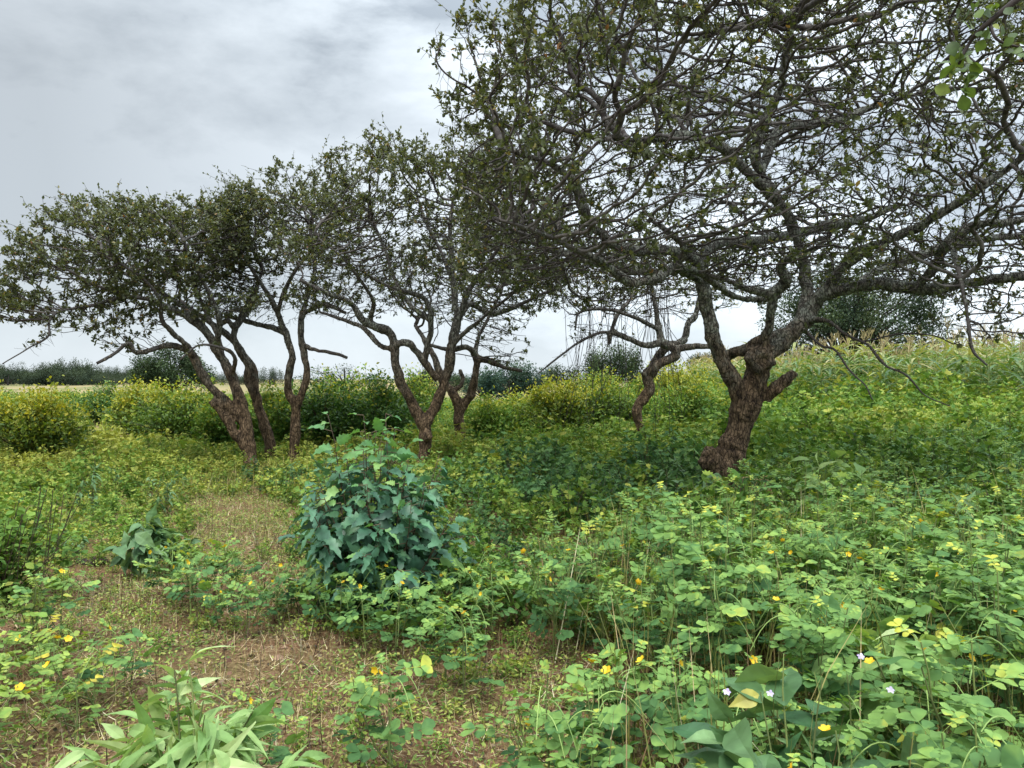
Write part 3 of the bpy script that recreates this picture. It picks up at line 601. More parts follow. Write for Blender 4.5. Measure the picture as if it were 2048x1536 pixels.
t5 = [
 [(588, 905, 0, 30), (591, 860, 0, 28), (590, 812, 0, 28), (577, 786, 0, 20), (578, 751, 0, 18), (584, 713, 0, 18), (573, 668, 0, 17), (556, 625, -.1, 14), (538, 590, -.2, 12), (510, 550, -.4, 9), (480, 500, -.6, 7)],
 [(592, 815, 0, 24), (605, 785, 0, 18), (614, 747, 0, 18), (608, 708, 0, 17), (602, 668, 0, 16), (606, 627, 0, 14), (619, 580, .1, 12), (630, 530, .2, 10), (620, 460, .3, 7)],
 [(573, 668, 0, 14), (545, 655, .1, 14), (510, 648, .2, 13), (485, 640, .3, 12), (450, 632, .4, 8)],
 [(608, 690, 0, 12), (630, 700, -.2, 10), (660, 705, -.4, 9), (694, 715, -.5, 8)],
 [(606, 627, 0, 12), (650, 610, -.2, 10), (690, 625, -.4, 8)],
 [(556, 625, -.1, 12), (570, 580, -.4, 10), (600, 530, -.7, 8), (640, 480, -1.0, 6)],
]
a5 = blob_att([(560, 460, 14.5, 150, 85, 1.7), (580, 385, 14.5, 75, 50, 1.0), (660, 420, 14.5, 110, 60, 1.3), (470, 520, 14.5, 90, 70, 1.2), (640, 560, 14.5, 90, 60, 1.2), (670, 340, 14.2, 50, 30, .6), (740, 310, 14, 40, 30, .5), (570, 610, 14.5, 140, 32, 1.2)], 7000, 15)
build_tree('gnarled_tree', 'gnarled tree whose thin straight trunk splits into a narrow fork, left of the bush', t5, 14.5, a5, dict(cfgm, maxn=12000, leaf=.75, fade=.6), 'gnarled trees in the field', M_bark, None, vox=.025, seed=15)
# --- twisted tree seen between, on the right of the middle
Y6 = 15.0
t6 = [
 [(1282, 860, 0, 26), (1274, 825, 0, 28), (1282, 800, 0, 30), (1298, 780, .0, 30), (1296, 750, 0, 32), (1320, 727, -.1, 28), (1350, 712, -.15, 26), (1345, 696, -.2, 24), (1325, 685, -.2, 22), (1318, 660, -.2, 17), (1310, 610, -.2, 13), (1300, 560, -.2, 10)],
 [(1296, 755, 0, 26), (1315, 715, .1, 22), (1340, 690, .1, 20), (1368, 680, .2, 18), (1375, 650, .2, 16), (1390, 630, .3, 14), (1400, 590, .3, 10), (1420, 540, .3, 7)],
 [(1345, 698, -.1, 18), (1380, 694, -.2, 17), (1415, 695, -.2, 15), (1450, 700, -.1, 10)],
 [(1325, 685, -.2, 18), (1290, 690, -.3, 16), (1250, 675, -.4, 14), (1222, 664, -.5, 13), (1218, 690, -.5, 9)],
 [(1250, 672, -.4, 11), (1200, 665, -.6, 8), (1150, 690, -.8, 6), (1110, 720, -1.0, 5), (1075, 748, -1.1, 3)],
 [(1222, 664, -.5, 11), (1235, 630, -.5, 10), (1260, 600, -.4, 8), (1280, 560, -.3, 6)],
 [(1318, 660, -.2, 12), (1280, 640, -.5, 10), (1220, 620, -.7, 8), (1160, 625, -.9, 7), (1150, 660, -1.0, 4)],
 [(1345, 712, -.1, 10), (1353, 705, -.1, 6), (1360, 698, -.1, 3)],
]
a6 = blob_att([(1290, 560, 15, 190, 75, 1.8), (1200, 580, 14.6, 110, 60, 1.3), (1400, 560, 15, 120, 70, 1.5), (1200, 650, 14.5, 80, 40, .9)], 5600, 16)
tw_root, twN = build_tree('gnarled_tree', 'small twisted tree with a contorted trunk and nearly bare twigs, left of the largest tree', t6, Y6, a6, dict(cfgm, maxn=14000, leaf=.14, lmin=.03, bare=.8), 'gnarled trees in the field', M_bark, [(1296, 750, 0, 34), (1286, 800, 0, 28), (1350, 700, -.1, 20)], vox=.026, seed=16)
# its long hanging twigs
g = Geo(); r = np.random.default_rng(4); org = np.array(tw_root.location)
cand = np.vstack([twN, bigN]); cpx = 1024+F*cand[:, 0]/cand[:, 1]; cpy = HOR-F*(cand[:, 2]-CAMH)/cand[:, 1]
cand = cand[(cpx > 1080) & (cpx < 1340) & (cpy > 540) & (cpy < 700)]; cpx = 1024+F*cand[:, 0]/cand[:, 1]
wt = np.where(cpx > 1140, 1.0, .15)*np.where(cand[:, 1] > 11, 1, .1); pick = r.choice(len(cand), 48, p=wt/wt.sum())
for i in pick:
    g = Geo()
    p0 = cand[i]; ln = r.uniform(.45, 1.0)*(p0[2]-.55); n = 10; q = np.zeros((n, 3)); q[:, 2] = p0[2]-np.linspace(0, ln, n); dx = r.normal(0, .22)
    q[:, 0] = p0[0]+dx*np.linspace(0, 1, n)**1.4+np.cumsum(np.cumsum(r.normal(0, .014, n))); q[:, 1] = p0[1]+np.cumsum(r.normal(0, .02, n)); q[0] = p0
    tube(g, q-org, np.linspace(.0055, .003, n), 4, r.random()*.6, cap=False)
    if r.random() < .6:
        k = r.integers(2, 6); q2 = q[k:k+4].copy(); q2[:, 0] += np.linspace(0, r.normal(0, .25), len(q2)); tube(g, q2-org, .003, 3, r.random()*.5, cap=False)
    g.obj('hanging_twig', M_twig, tw_root)

# --- leafy twig of a near tree reaching in at the top right
def leafy_twig(paths, leaf_pts, label, name, lsz):
    o0 = W(*paths[0][0][:3]); root = empty(name, tuple(o0), label, 'branch'); g = Geo(); gl = Geo(); r = np.random.default_rng(2)
    for pth in paths:
        P = smooth_path([W(*p[:3]) for p in pth], 6); tube(g, P-o0, np.linspace(pth[0][3]/2/F*3, pth[-1][3]/2/F*3, len(P)), 6, .3)
    for (a, b, c, n, s, sp_) in leaf_pts:
        ctr = W(a, b, c); d = norm(r.normal(0, 1, (n, 3))+np.array([0, -.2, -.1])); pos = ctr+d*.01*s
        nr = norm(r.normal(0, .6, (n, 3))+np.array([0, -.6, .6]))
        scatter(gl, strip([.02, .2, .36, .42, .34, .1], fold=.2, curl=.2), pos-o0+r.normal(0, sp_, (n, 3)), frames(d, nr), lsz*s*r.uniform(.6, 1.1, n), np.clip(r.normal(.5, .25, n), 0, 1))
    g.obj('twig', M_twig, root); gl.obj('leaves', M_tleaf_b, root)
leafy_twig([[(2070, -30, 3.0, 16), (2020, 10, 3.0, 13), (1960, 60, 3.05, 10), (1935, 90, 3.1, 7), (1915, 130, 3.1, 5)], [(1975, 45, 3.05, 7), (1990, 80, 3.0, 5), (2030, 95, 3.0, 4), (2060, 95, 3.0, 3)]],
  [(1915, 130, 3.1, 15, 1.2, .025), (1925, 170, 3.1, 12, 1.1, .025), (1960, 50, 3.05, 7, .8, .02), (1950, 15, 3.05, 8, .9, .03), (2000, 85, 3.0, 8, .75, .03), (2040, 90, 3.0, 8, .75, .03), (1990, 15, 3.0, 8, .7, .04)],
  'bright green leafy twig reaching in close at the upper right corner', 'leafy_branch', .058)

# ================================================================== SHRUBS AND HERBS
def rot_path(r, h, rad, n=7, droop=.0):
    th = r.uniform(0, 2*np.pi); t = np.linspace(0, 1, n)[:, None]
    out = np.array([math.cos(th), math.sin(th), 0])*rad
    p = out*(t**1.3)+np.array([0, 0, h])*(t-droop*t**3); p[:, :2] += np.cumsum(r.normal(0, .03*h/n*2, (n, 2)), 0); return p
def bush_geo(r, h, rad, nst, tpl, lsize, nleaf, low=.15, ashift=.0, droop=.1, out=.6, up=.3, stem_r=.006, hvar=.3, spread=.05, topa=.0, side=3):
    """stems with leaves along them; returns (stems Geo, leaves Geo)"""
    g = Geo(); gl = Geo()
    for i in range(nst):
        f = math.sqrt(r.random()); hh = h*(1-.45*f**2)*r.uniform(1-hvar, 1.05)
        p = rot_path(r, hh, rad*f*r.uniform(.8, 1.1), droop=droop); p[:, :2] += r.normal(0, rad*.08, 2)
        tube(g, p, np.linspace(stem_r, stem_r*.35, len(p)), 4, r.random()*.8, cap=False)
        nl = nleaf; tt = low+(1-low)*r.random(nl)**.8; ii = tt*(len(p)-1); k = np.minimum(ii.astype(int), len(p)-2); fr = (ii-k)[:, None]
        pos = p[k]*(1-fr)+p[k+1]*fr+r.normal(0, spread, (nl, 3))
        outd = norm(np.stack([pos[:, 0], pos[:, 1], np.zeros(nl)], 1)+1e-4)
        d = norm(outd*out+r.normal(0, .7, (nl, 3))*np.array([1, 1, .6])+np.array([0, 0, up])); nr = norm(r.normal(0, .45, (nl, 3))+np.array([0, 0, 1])+outd*.35)
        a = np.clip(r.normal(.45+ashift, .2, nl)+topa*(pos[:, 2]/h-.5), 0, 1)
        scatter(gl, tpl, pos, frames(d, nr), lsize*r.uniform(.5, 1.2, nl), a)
    return g, gl
def bush_obj(name, label, cat, loc, group=None, mats=(None, None), **kw):
    r = np.random.default_rng(kw.pop('seed'))
    blossom = kw.pop('blossom', None); sx = kw.pop('sx', 1.0); sy = kw.pop('sy', 1.0)
    g, gl = bush_geo(r, **kw)
    loc = (loc[0], loc[1], float(terr(loc[0], loc[1]))-.02)
    root = empty(name, loc, label, cat, group); root.scale = (sx, sy, 1)
    g.obj('stems', mats[0], root); gl.obj('leaves', mats[1], root, smooth=False)
    if blossom:
        V = gl.arr()[0]; top = V[(V[:, 2] > kw['h']*.55)]; gb = Geo(); n = blossom; pk = top[r.integers(0, len(top), n)]+r.normal(0, .05, (n, 3))+np.array([0, 0, .06])
        scatter(gb, LT_lo, pk, frames(r.normal(0, 1, (n, 3)), r.normal(0, .5, (n, 3))+np.array([0, 0, 1.])), kw['lsize']*r.uniform(.5, 1.1, n), r.uniform(.5, 1, n))
        gb.obj('blossoms', M_yel, root, smooth=False)
    return root
# --- the dark big-leaved bush in the middle
LOBED = strip([.03, .32, .24, .38, .24, .33, .16, .2, .08, .0], fold=.3, curl=.5, wave=.05)
LOBED2 = strip([.03, .24, .34, .27, .36, .22, .28, .13, .15, .0], fold=.2, curl=.7, wave=.06)
r = np.random.default_rng(21)
bl = (-.94, 5.3); bz = float(terr(*bl))
root = empty('large_leaved_bush', (bl[0], bl[1], bz-.02), 'dense dark blue-green bush of large drooping lobed leaves in the middle foreground', 'bush')
gs = Geo(); go = Geo(); gy_ = Geo()
for i in range(66):
    th = i*2.399; f = math.sqrt((i+.5)/66); el = 1-f
    hh = (1.27-.5*f**2.2)*r.uniform(.7, 1.1); rad = .47*f*r.uniform(.75, 1.25)
    if i in (3, 7, 12): hh = 1.38
    t_ = np.linspace(0, 1, 9)[:, None]; base = np.array([math.cos(th), math.sin(th), 0])*.13*f
    p = base+np.array([math.cos(th), math.sin(th), 0])*rad*(t_**(.8+.4*el))+np.array([0, 0, hh])*(t_-.0*t_)
    p[1:, :2] += np.cumsum(r.normal(0, .012, (8, 2)), 0)
    if f > .7 and i % 2: p[:, 2] = hh*.78*np.sin(np.linspace(0, 1.7, 9))*(r.uniform(.45, .95))
    tube(gs, p, np.linspace(.008, .0022, 9), 6, r.random()*.5)
    nl = 21; tt = np.linspace(.12+.15*el, 1, nl); ii = tt*8; k = np.minimum(ii.astype(int), 7); fr = (ii-k)[:, None]; pos = p[k]*(1-fr)+p[k+1]*fr
    ph = np.arange(nl)*2.4+th; d = np.stack([np.cos(ph), np.sin(ph), r.uniform(-.35, .5, nl)-.35*(1-tt)], 1)+np.array([math.cos(th), math.sin(th), 0])*.8
    nr = norm(r.normal(0, .36, (nl, 3))+np.array([0, 0, .7])+norm(d)*.35)
    pos2 = pos+norm(d)*r.uniform(.02, .07, nl)[:, None]
    segs(gs, pos, pos2, .003, .002, 4, .6)
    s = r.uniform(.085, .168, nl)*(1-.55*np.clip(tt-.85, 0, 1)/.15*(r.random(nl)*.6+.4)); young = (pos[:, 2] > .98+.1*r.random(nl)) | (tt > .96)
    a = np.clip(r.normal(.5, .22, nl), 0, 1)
    alt = r.random(nl) < .5
    for tp_, mk in ((LOBED, alt & ~young), (LOBED2, ~alt & ~young)): scatter(go, tp_, pos2[mk], frames(d, nr)[mk], np.stack([s, s*r.uniform(.6, .98, nl), s*r.uniform(.5, 1.3, nl)], 1)[mk], a[mk])
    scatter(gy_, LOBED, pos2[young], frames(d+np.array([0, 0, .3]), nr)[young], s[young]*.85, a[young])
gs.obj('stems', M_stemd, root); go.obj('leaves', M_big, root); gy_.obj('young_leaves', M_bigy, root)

# --- named herbs
LANCE = strip([.02, .09, .14, .14, .12, .08, .04, 0], fold=.3, curl=.7, wave=.012)
OVATE = strip([.03, .2, .3, .3, .22, .1, 0], fold=.2, curl=.5, wave=.02)
OB = strip([.03, .25, .38, .3, .05], fold=.2, curl=.2)
def herb(name, label, loc, h, rad, nst, tpl, ls, nl, m, seed, stem=M_stem, **kw):
    return bush_obj(name, label, 'plant', loc, None, (stem, m), seed=seed, h=h, rad=rad, nst=nst, tpl=tpl, lsize=ls, nleaf=nl, **kw)
herb('silver_leaved_herb', 'pale silvery-green plant with long arching leaves at the lower left', (-1.05, 2.45), .76, .36, 32, LANCE, .14, 17, M_silver, 31, low=.3, out=.9, up=.35, spread=.008)
herb('silver_leaved_herb', 'pale grey-green broad-leaved plant with tiny mauve flowers at the lower right', (.82, 2.25), .88, .30, 10, OVATE, .17, 12, M_herb, 32, low=.2, out=.8, up=.2, spread=.008)
herb('silver_leaved_herb', 'pale grey-green broad-leaved plant amid the yellow-flowered plants at right', (1.42, 3.0), .82, .32, 10, OVATE, .15, 12, M_silver, 33, low=.3, out=.8, up=.3, spread=.008)
herb('drooping_herb', 'solitary leafy plant with drooping leaves on the dry patch at left', (-3.0, 6.25), .56, .30, 12, OVATE, .16, 13, M_herb, 34, low=.35, out=.9, up=.05, spread=.015)
herb('grey_leaved_herb', 'grey-green herb with pointed leaves just right of the largest tree trunk', (3.25, 7.9), .92, .5, 22, OVATE, .17, 14, M_silver, 35, low=.3, out=.8, up=.15, spread=.02)
herb('grey_leaved_herb', 'grey-green herb left of the largest tree trunk, against its base', (2.05, 8.5), .72, .3, 12, OVATE, .17, 12, M_herb, 36, low=.3, out=.8, up=.1, spread=.02)
herb('wilted_herb', 'wilted tan plant drooping in front of the largest tree trunk', (2.62, 8.0), .66, .25, 12, LANCE, .15, 12, leaf_mat('wilted_leaf', [(0, (.3, .2, .09)), (.5, (.44, .32, .15)), (1, (.55, .45, .22))], trans=.2), 37, low=.3, out=.7, up=-.5, spread=.02, stem=M_stemd)
# mauve stars on the lower-right herb
g = Geo(); r = np.random.default_rng(9)
fl = bpy.data.objects[[o.name for o in C.objects if o.name.startswith('silver_leaved_herb')][1]]
M_mauve = leaf_mat('mauve_petal', [(0, (.45, .36, .6)), (1, (.75, .68, .85))], trans=.3, tcol=(1, 1, 1))
for k in range(4):
    c = np.array([r.uniform(-.25, .25), r.uniform(-.3, 0), r.uniform(.66, .86)])
    a = np.arange(5)/5*2*np.pi; d = np.stack([np.cos(a), np.sin(a)*.6-.2, np.sin(a)*.5], 1); scatter(g, OB, np.repeat(c[None], 5, 0), frames(d, np.tile([0, -.6, .8], (5, 1))), .011, r.random(5))
g.obj('blossoms', M_mauve, fl)
herb('dark_bush', 'dark bush with upright bare stems at the left edge', (-3.6, 5.35), .88, .5, 60, OB, .055, 42, M_weed, 41, low=.05, out=.5, up=.2, spread=.05, stem=M_stemd)
g = Geo()
for i in range(26):
    b = np.array([r.uniform(-.35, .5), r.uniform(-.3, .3), .3]); p = b+np.linspace(0, 1, 6)[:, None]*np.array([r.normal(.12, .08), r.normal(0, .08), r.uniform(.35, .62)]); tube(g, p, .0022, 4, .1, cap=False)
db = [o for o in C.objects if o.name.startswith('dark_bush')][0]; g.obj('bare_stems', M_stemd, db)

# --- yellow and green shrubs beyond the trees (x px, y px of crown middle, distance, half width px, height m)
LS = LT_lo
shr = [
 (75, 14.2, 92, 1.5, 'y', 'round yellow-green shrub at the far left edge'),
 (215, 27.0, 75, 1.5, 'd', 'small dark shrub at the edge of the pale field, far left'),
 (150, 30.0, 60, 1.2, 'g', 'low green scrub before the pale field, far left'),
 (-10, 17.5, 70, 1.6, 'g', 'green shrub cut off by the left edge, behind the round yellow shrub'),
 (285, 19.0, 70, 1.55, 'y', 'low yellow-green shrub in the gap left of the leaning tree'),
 (370, 17.5, 95, 1.7, 'y', 'broad yellow shrub behind the leaning leftmost tree'),
 (445, 16.5, 60, 1.3, 'g', 'green shrub showing through the leaning trunks'),
 (550, 16.4, 65, 1.5, 'g', 'bright green shrub between the twin-stemmed and the narrow-forked trees'),
 (655, 16.6, 95, 1.8, 'd', 'large dark green shrub right of the narrow-forked tree'),
 (765, 16.3, 85, 1.8, 'd', 'dark green rounded shrub left of the Y-forked trunk'),
 (700, 19.0, 115, 1.95, 'g', 'tall green shrub behind the dark green shrubs'),
 (830, 19.0, 60, 1.9, 'g', 'green shrub seen through the Y of the middle tree'),
 (975, 18.0, 62, 1.4, 'g', 'leafy green shrub right of the slim tree'),
 (1040, 21.0, 60, 1.25, 'y', 'low yellow shrub below the dark blue-green thorn tree'),
 (1115, 18.0, 75, 1.62, 'y', 'bright yellow shrub left of the hanging twigs'),
 (1190, 19.0, 85, 1.75, 'y', 'yellow shrub behind the hanging twigs'),
 (1265, 20.0, 80, 1.5, 'g', 'green shrub behind the twisted trunk'),
 (1385, 18.0, 75, 1.5, 'g', 'green shrub between the twisted tree and the largest trunk'),
 (1350, 22.0, 90, 1.9, 'y', 'pale yellow-green shrub behind the twisted tree'),
 (1475, 17.0, 60, 1.1, 'g', 'green shrub behind the largest trunk'),
]
for i, (px, Yd, hw, h, c, lab) in enumerate(shr):
    rad = hw/F*Yd; x = (px-1024)/F*Yd
    m = {'y': (M_yel, M_yel2)[i % 2], 'g': M_weed, 'd': M_shrub}[c]
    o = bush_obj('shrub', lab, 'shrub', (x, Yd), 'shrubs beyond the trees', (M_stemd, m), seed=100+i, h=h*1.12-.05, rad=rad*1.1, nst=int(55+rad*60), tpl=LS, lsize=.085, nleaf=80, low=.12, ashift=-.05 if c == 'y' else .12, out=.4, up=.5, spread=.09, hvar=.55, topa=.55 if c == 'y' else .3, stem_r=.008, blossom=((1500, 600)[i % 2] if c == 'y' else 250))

# ================================================================== SENNA-LIKE PLANTS
LEAFLET = strip([.04, .26, .40, .42, .12], fold=.18, curl=.18)
LEAFLET_LO = (np.array([(0, 0, 0), (.5, -.3, .06), (.95, -.22, 0), (1, 0, -.05), (.95, .22, 0), (.5, .3, .06)], np.float32), np.zeros((0, 4), np.int32), np.array([(0, 1, 2), (0, 2, 3), (0, 3, 4), (0, 4, 5)], np.int32))
def compound(lo=False):
    g = Geo(); lf = LEAFLET_LO if lo else LEAFLET
    for t_, an, ln in ((.52, 70, .28), (.76, 58, .36), (.98, 36, .44)):
        for s in (-1, 1):
            a = R(an)*s; d = np.array([[math.cos(a), math.sin(a), .02]]); d[0, 2] = -.1+.12*(t_ > .9)-.15*(s > 0); scatter(g, lf, np.array([[t_, 0, -.12*t_*t_]]), frames(d, np.array([[.1*s, s*-.45, 1.]])), ln*(1+.08*s), .44+.06*s+.1*(t_ > .9))
    if not lo:
        tube(g, np.array([[t_, 0, -.12*t_*t_] for t_ in (0, .35, .7, .97)]), .012, 3, .5, cap=False)
    V, Q, T, A = g.arr(); return V, Q, T
CP, CPL = compound(), compound(True)
def petal_flower(r, s=1.0):
    g = Geo(); a = np.arange(5)/5*2*np.pi+r.random(); d = np.stack([np.cos(a), np.sin(a), np.full(5, .35)], 1)
    scatter(g, strip([.1, .35, .4, .2], fold=.2, curl=-.1), np.zeros((5, 3)), frames(d, np.tile([0, 0, 1.], (5, 1))), .017*s, r.random(5))
    return g
def senna(r, h, lo=False, wide=.16, dens=1.0, pods=True):
    gs, gl = Geo(), Geo(); fl = []
    tpl = CPL if lo else CP
    stems = [(np.zeros(3), h, 0.0, r.uniform(0, 6.28))]
    for b in range(r.integers(2, 5)): stems.append((np.array([0, 0, h*r.uniform(.15, .45)]), h*r.uniform(.4, .62), r.uniform(.6, 1.0), r.uniform(0, 6.28)))
    for (b, hh, lean, th) in stems:
        n = 7; t_ = np.linspace(0, 1, n)[:, None]; p = b+np.array([math.cos(th)*lean*wide, math.sin(th)*lean*wide, 0])*np.sqrt(t_)*1.2+np.array([0, 0, hh])*t_; p[1:, :2] += np.cumsum(r.normal(0, .006, (n-1, 2)), 0)
        tube(gs, p, np.linspace(.0055 if lean == 0 else .0035, .002, n), 4 if lo else 6, r.random()*.6+.2, cap=False)
        nl = int((hh/.033)*.8*dens*(0.7 if lo else 1)); tt = .22+.78*np.linspace(0, 1, nl)**.8; ii = tt*(n-1); k = np.minimum(ii.astype(int), n-2); fr = (ii-k)[:, None]; pos = p[k]*(1-fr)+p[k+1]*fr
        ph = np.arange(nl)*2.4+th; d = np.stack([np.cos(ph), np.sin(ph), r.uniform(.1, .6, nl)+.5*(tt > .93)], 1)
        s = r.uniform(.075, .14, nl)*(1-.5*(tt > .9))
        nr = norm(np.array([0, 0, 1.])+r.normal(0, .34, (nl, 3))-.35*norm(d))
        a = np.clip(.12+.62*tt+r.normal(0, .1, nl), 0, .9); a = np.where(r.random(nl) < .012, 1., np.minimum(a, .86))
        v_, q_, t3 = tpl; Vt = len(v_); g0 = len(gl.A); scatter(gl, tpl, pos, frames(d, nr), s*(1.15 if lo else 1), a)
        nlf = 5 if not lo else 6; per = Vt if lo else Vt
        gl.A[g0] = np.clip(gl.A[g0]+np.repeat(r.normal(0, .09, nl*6), Vt//6)[:len(gl.A[g0])], 0, 1) if Vt % 6 == 0 else np.clip(gl.A[g0]+np.concatenate([np.concatenate([np.repeat(r.normal(0, .09, 6), (Vt-12)//6), np.zeros(Vt-((Vt-12)//6)*6)]) for _ in range(nl)]), 0, .97)
        tip = p[-1]
        if r.random() < .22: fl.append(tip+np.array([r.normal(0, .02), r.normal(0, .02), -.01]))
        if r.random() < .16: fl.append(p[-2]+np.array([r.normal(0, .03), r.normal(0, .03), .02]))
    gp = None
    if pods:
        gp = Geo()
        for k in range(r.integers(2, 6)):
            th = r.uniform(0, 6.28); ln = r.uniform(.12, .2); u = np.array([math.cos(th), math.sin(th), 0]); b = np.array([0, 0, h*r.uniform(.7, .97)]); t_ = np.linspace(0, 1, 9)[:, None]
            tube(gp, b+u*ln*t_*.9+np.array([0, 0, 1])*ln*(.75*t_-1.25*t_**2), np.linspace(.0022, .0018, 9), 5, r.random(), cap=False)
    return gs, gl, gp, fl
r = np.random.default_rng(77)
def senna_proto(name, label, group, h, ml, seedr, yfl=True, loc=(0, 0, 0), n_fl=2):
    gs, gl, gp, fl = senna(seedr, h)
    root = empty(name, loc, label, 'plant', group)
    gs.obj('stem', M_stem, root); gl.obj('leaves', ml, root, smooth=True); gp.obj('pods', M_pod, root)
    for f in fl[:n_fl]:
        fg = petal_flower(seedr, seedr.uniform(.9, 1.5)); o = fg.obj('flower', M_flow, root); o.location = f; o.rotation_euler = (seedr.normal(0, .7), seedr.normal(0, .7), 0)
    return root
def dup(root, loc, rz, s, label=None):
    r2 = root.copy(); C.objects.link(r2); r2.location = loc; r2.rotation_euler = (random.uniform(-.12, .12), random.uniform(-.12, .12), rz); r2.scale = (s, s, s)
    if label: r2['label'] = label
    for ch in list(root.children):
        c = ch.copy(); C.objects.link(c); c.parent = r2
    return r2
# ------------------------------------------------------------------ layout of the low plants, by region
def pip(x, y, poly):
    inside = np.zeros(len(x), bool); n = len(poly); j = n-1
    for i in range(n):
        xi, yi = poly[i]; xj, yj = poly[j]
        c = ((yi > y) != (yj > y)) & (x < (xj-xi)*(y-yi)/((yj-yi)+1e-12)+xi); inside ^= c; j = i
    return inside
def in_px(x, y, poly):
    px, py = gpx(x, y); return pip(px, py, poly)
def poisson(n, xr, yr, dmin, keep=lambda x, y: np.ones(len(x), bool), seed=0, minf=None):
    r = np.random.default_rng(seed); X_ = r.uniform(*xr, n); Yv = r.uniform(*yr, n); k = keep(X_, Yv); X_, Yv = X_[k], Yv[k]
    cell = {}; out = []
    for x, y in zip(X_, Yv):
        d = dmin if minf is None else minf(x, y)
        ci, cj = int(math.floor(x/d)), int(math.floor(y/d)); ok = True
        for a in (-1, 0, 1):
            for b in (-1, 0, 1):
                for (u, v) in cell.get((ci+a, cj+b), ()):
                    if (u-x)**2+(v-y)**2 < d*d: ok = False; break
                if not ok: break
            if not ok: break
        if ok: cell.setdefault((ci, cj), []).append((x, y)); out.append((x, y))
    return np.array(out).reshape(-1, 2)
# where sennas stand (ground pixels; the plants rise above these)
SEN_R = [(1130, 2600), (1190, 1760), (1130, 1640), (1230, 1480), (1330, 1420), (1180, 1330), (900, 1330), (880, 1250), (1000, 1215), (1250, 1190), (1420, 1130), (1700, 1120), (2300, 1110), (6000, 1300), (6000, 2600)]
senR = poisson(9000, (.2, 6.5), (1.75, 7.4), .235, lambda x, y: in_px(x, y, SEN_R), 5)
d2 = lambda pts, x, y: (pts[:, 0]-x)**2+(pts[:, 1]-y)**2
for (hx, hy, hr) in ((.82, 2.25, .22), (1.42, 3.0, .2)): senR = senR[d2(senR, hx, hy) > hr**2]
SEN_C = [(560, 1230), (640, 1290), (760, 1330), (900, 1330), (1010, 1290), (1000, 1215), (880, 1230), (700, 1240), (600, 1200)]
senC = poisson(2500, (-3, .5), (3.6, 6), .2, lambda x, y: in_px(x, y, SEN_C), 6)
SEN_C2 = [(330, 1180), (560, 1200), (600, 1260), (480, 1290), (300, 1250)]
senC = np.vstack([senC, poisson(700, (-4, 0), (3.6, 6), .24, lambda x, y: in_px(x, y, SEN_C2), 7)])
SEN_L = [(-400, 1330), (60, 1290), (160, 1310), (230, 1400), (150, 1500), (60, 1560), (-400, 1700)]
senL = poisson(1500, (-4.5, -1), (2.2, 5.2), .25, lambda x, y: in_px(x, y, SEN_L), 8)
named = [  # isolated plants of the foreground: px, py of the foot, height, label, yellowish?
 (785, 1590, .52, 'lone knee-high senna plant at the bottom centre of the bare patch', 0, .0),
 (890, 1385, .44, 'clump-forming senna plant on the dry ground in front of the dark bush', 0, .0),
 (925, 1400, .46, 'senna plant with yellowing lower leaves beside the bare centre patch', 0, .0),
 (230, 1400, .36, 'low spreading senna plant left of the bare patch, above the silvery herb', 0, .0),
 (1085, 1700, .60, 'senna plant at the left edge of the lower-right thicket', 0, .0),
 (520, 1600, .36, 'small blue-green senna seedling beside the silvery herb', 0, .0),
 (120, 1300, .48, 'bright green senna plant below the dark left bush', 0, .0),
 (1230, 1560, .5, 'senna plant leaning over the bare ground at the thicket corner', 0, .0),
]
NP = 10
protos = [senna_proto('senna_plant', 'tmp', 'yellow-flowered senna plants', h, M_senna, np.random.default_rng(200+i)) for i, h in enumerate(np.linspace(.42, .78, NP))]
used = set()
def put(k, x, y, rz, s, label, yellow=False):
    loc = (x, y, float(terr(x, y))-.01)
    if k not in used:
        used.add(k); o = protos[k]; o.location = loc; o.rotation_euler = (0, 0, rz); o.scale = (s, s, s); o['label'] = label
    else: o = dup(protos[k], loc, rz, s, label)
    return o
LABR = 'green senna plant in the dense thicket of yellow-flowered plants at the lower right'
LABC = 'green senna plant in the row along the foot of the large-leaved bush'
for (px, py, h, lab, yl, _) in named:
    Yd = CAMH*F/(py-HOR); x = (px-1024)/F*Yd; k = int(np.clip(round((h-.42)/.04), 0, NP-1)); put(k, x, Yd, random.uniform(0, 6.28), h/np.linspace(.42, .78, NP)[k], lab)
print('sennas', len(senR), len(senC), len(senL))
budget = 285-len(named)-len(senC)-len(senL)
order = np.argsort(senR[:, 1]); senR = senR[order]
near, rest = senR[:budget], senR[budget:]
HH = np.linspace(.42, .78, NP)
for i, (x, y) in enumerate(near):
    h = random.uniform(.55, .92) if x > .9 else random.uniform(.4, .7)
    k = int(np.clip(round((h-.42)/.04), 0, NP-1)); put(k, x, y, random.uniform(0, 6.28), h/HH[k], LABR)
for i, (x, y) in enumerate(senC):
    h = random.uniform(.3, .46); k = random.randint(0, 4); put(k, x, y, random.uniform(0, 6.28), h/HH[k], LABC)
protosY = [senna_proto('yellowing_senna_plant', 'yellowing senna plant of the sparse clump at the left edge', 'yellowing senna plants', h, M_sennay, np.random.default_rng(300+i), loc=(0, 0, 0), n_fl=1) for i, h in enumerate((.30, .36, .42))]
for i, (x, y) in enumerate(senL):
    loc = (x, y, float(terr(x, y))-.01); s = random.uniform(.75, 1.05)
    if i < 3: protosY[i].location = loc; protosY[i].rotation_euler = (0, 0, i*2.)
    else: dup(protosY[i % 3], loc, random.uniform(0, 6.28), s)
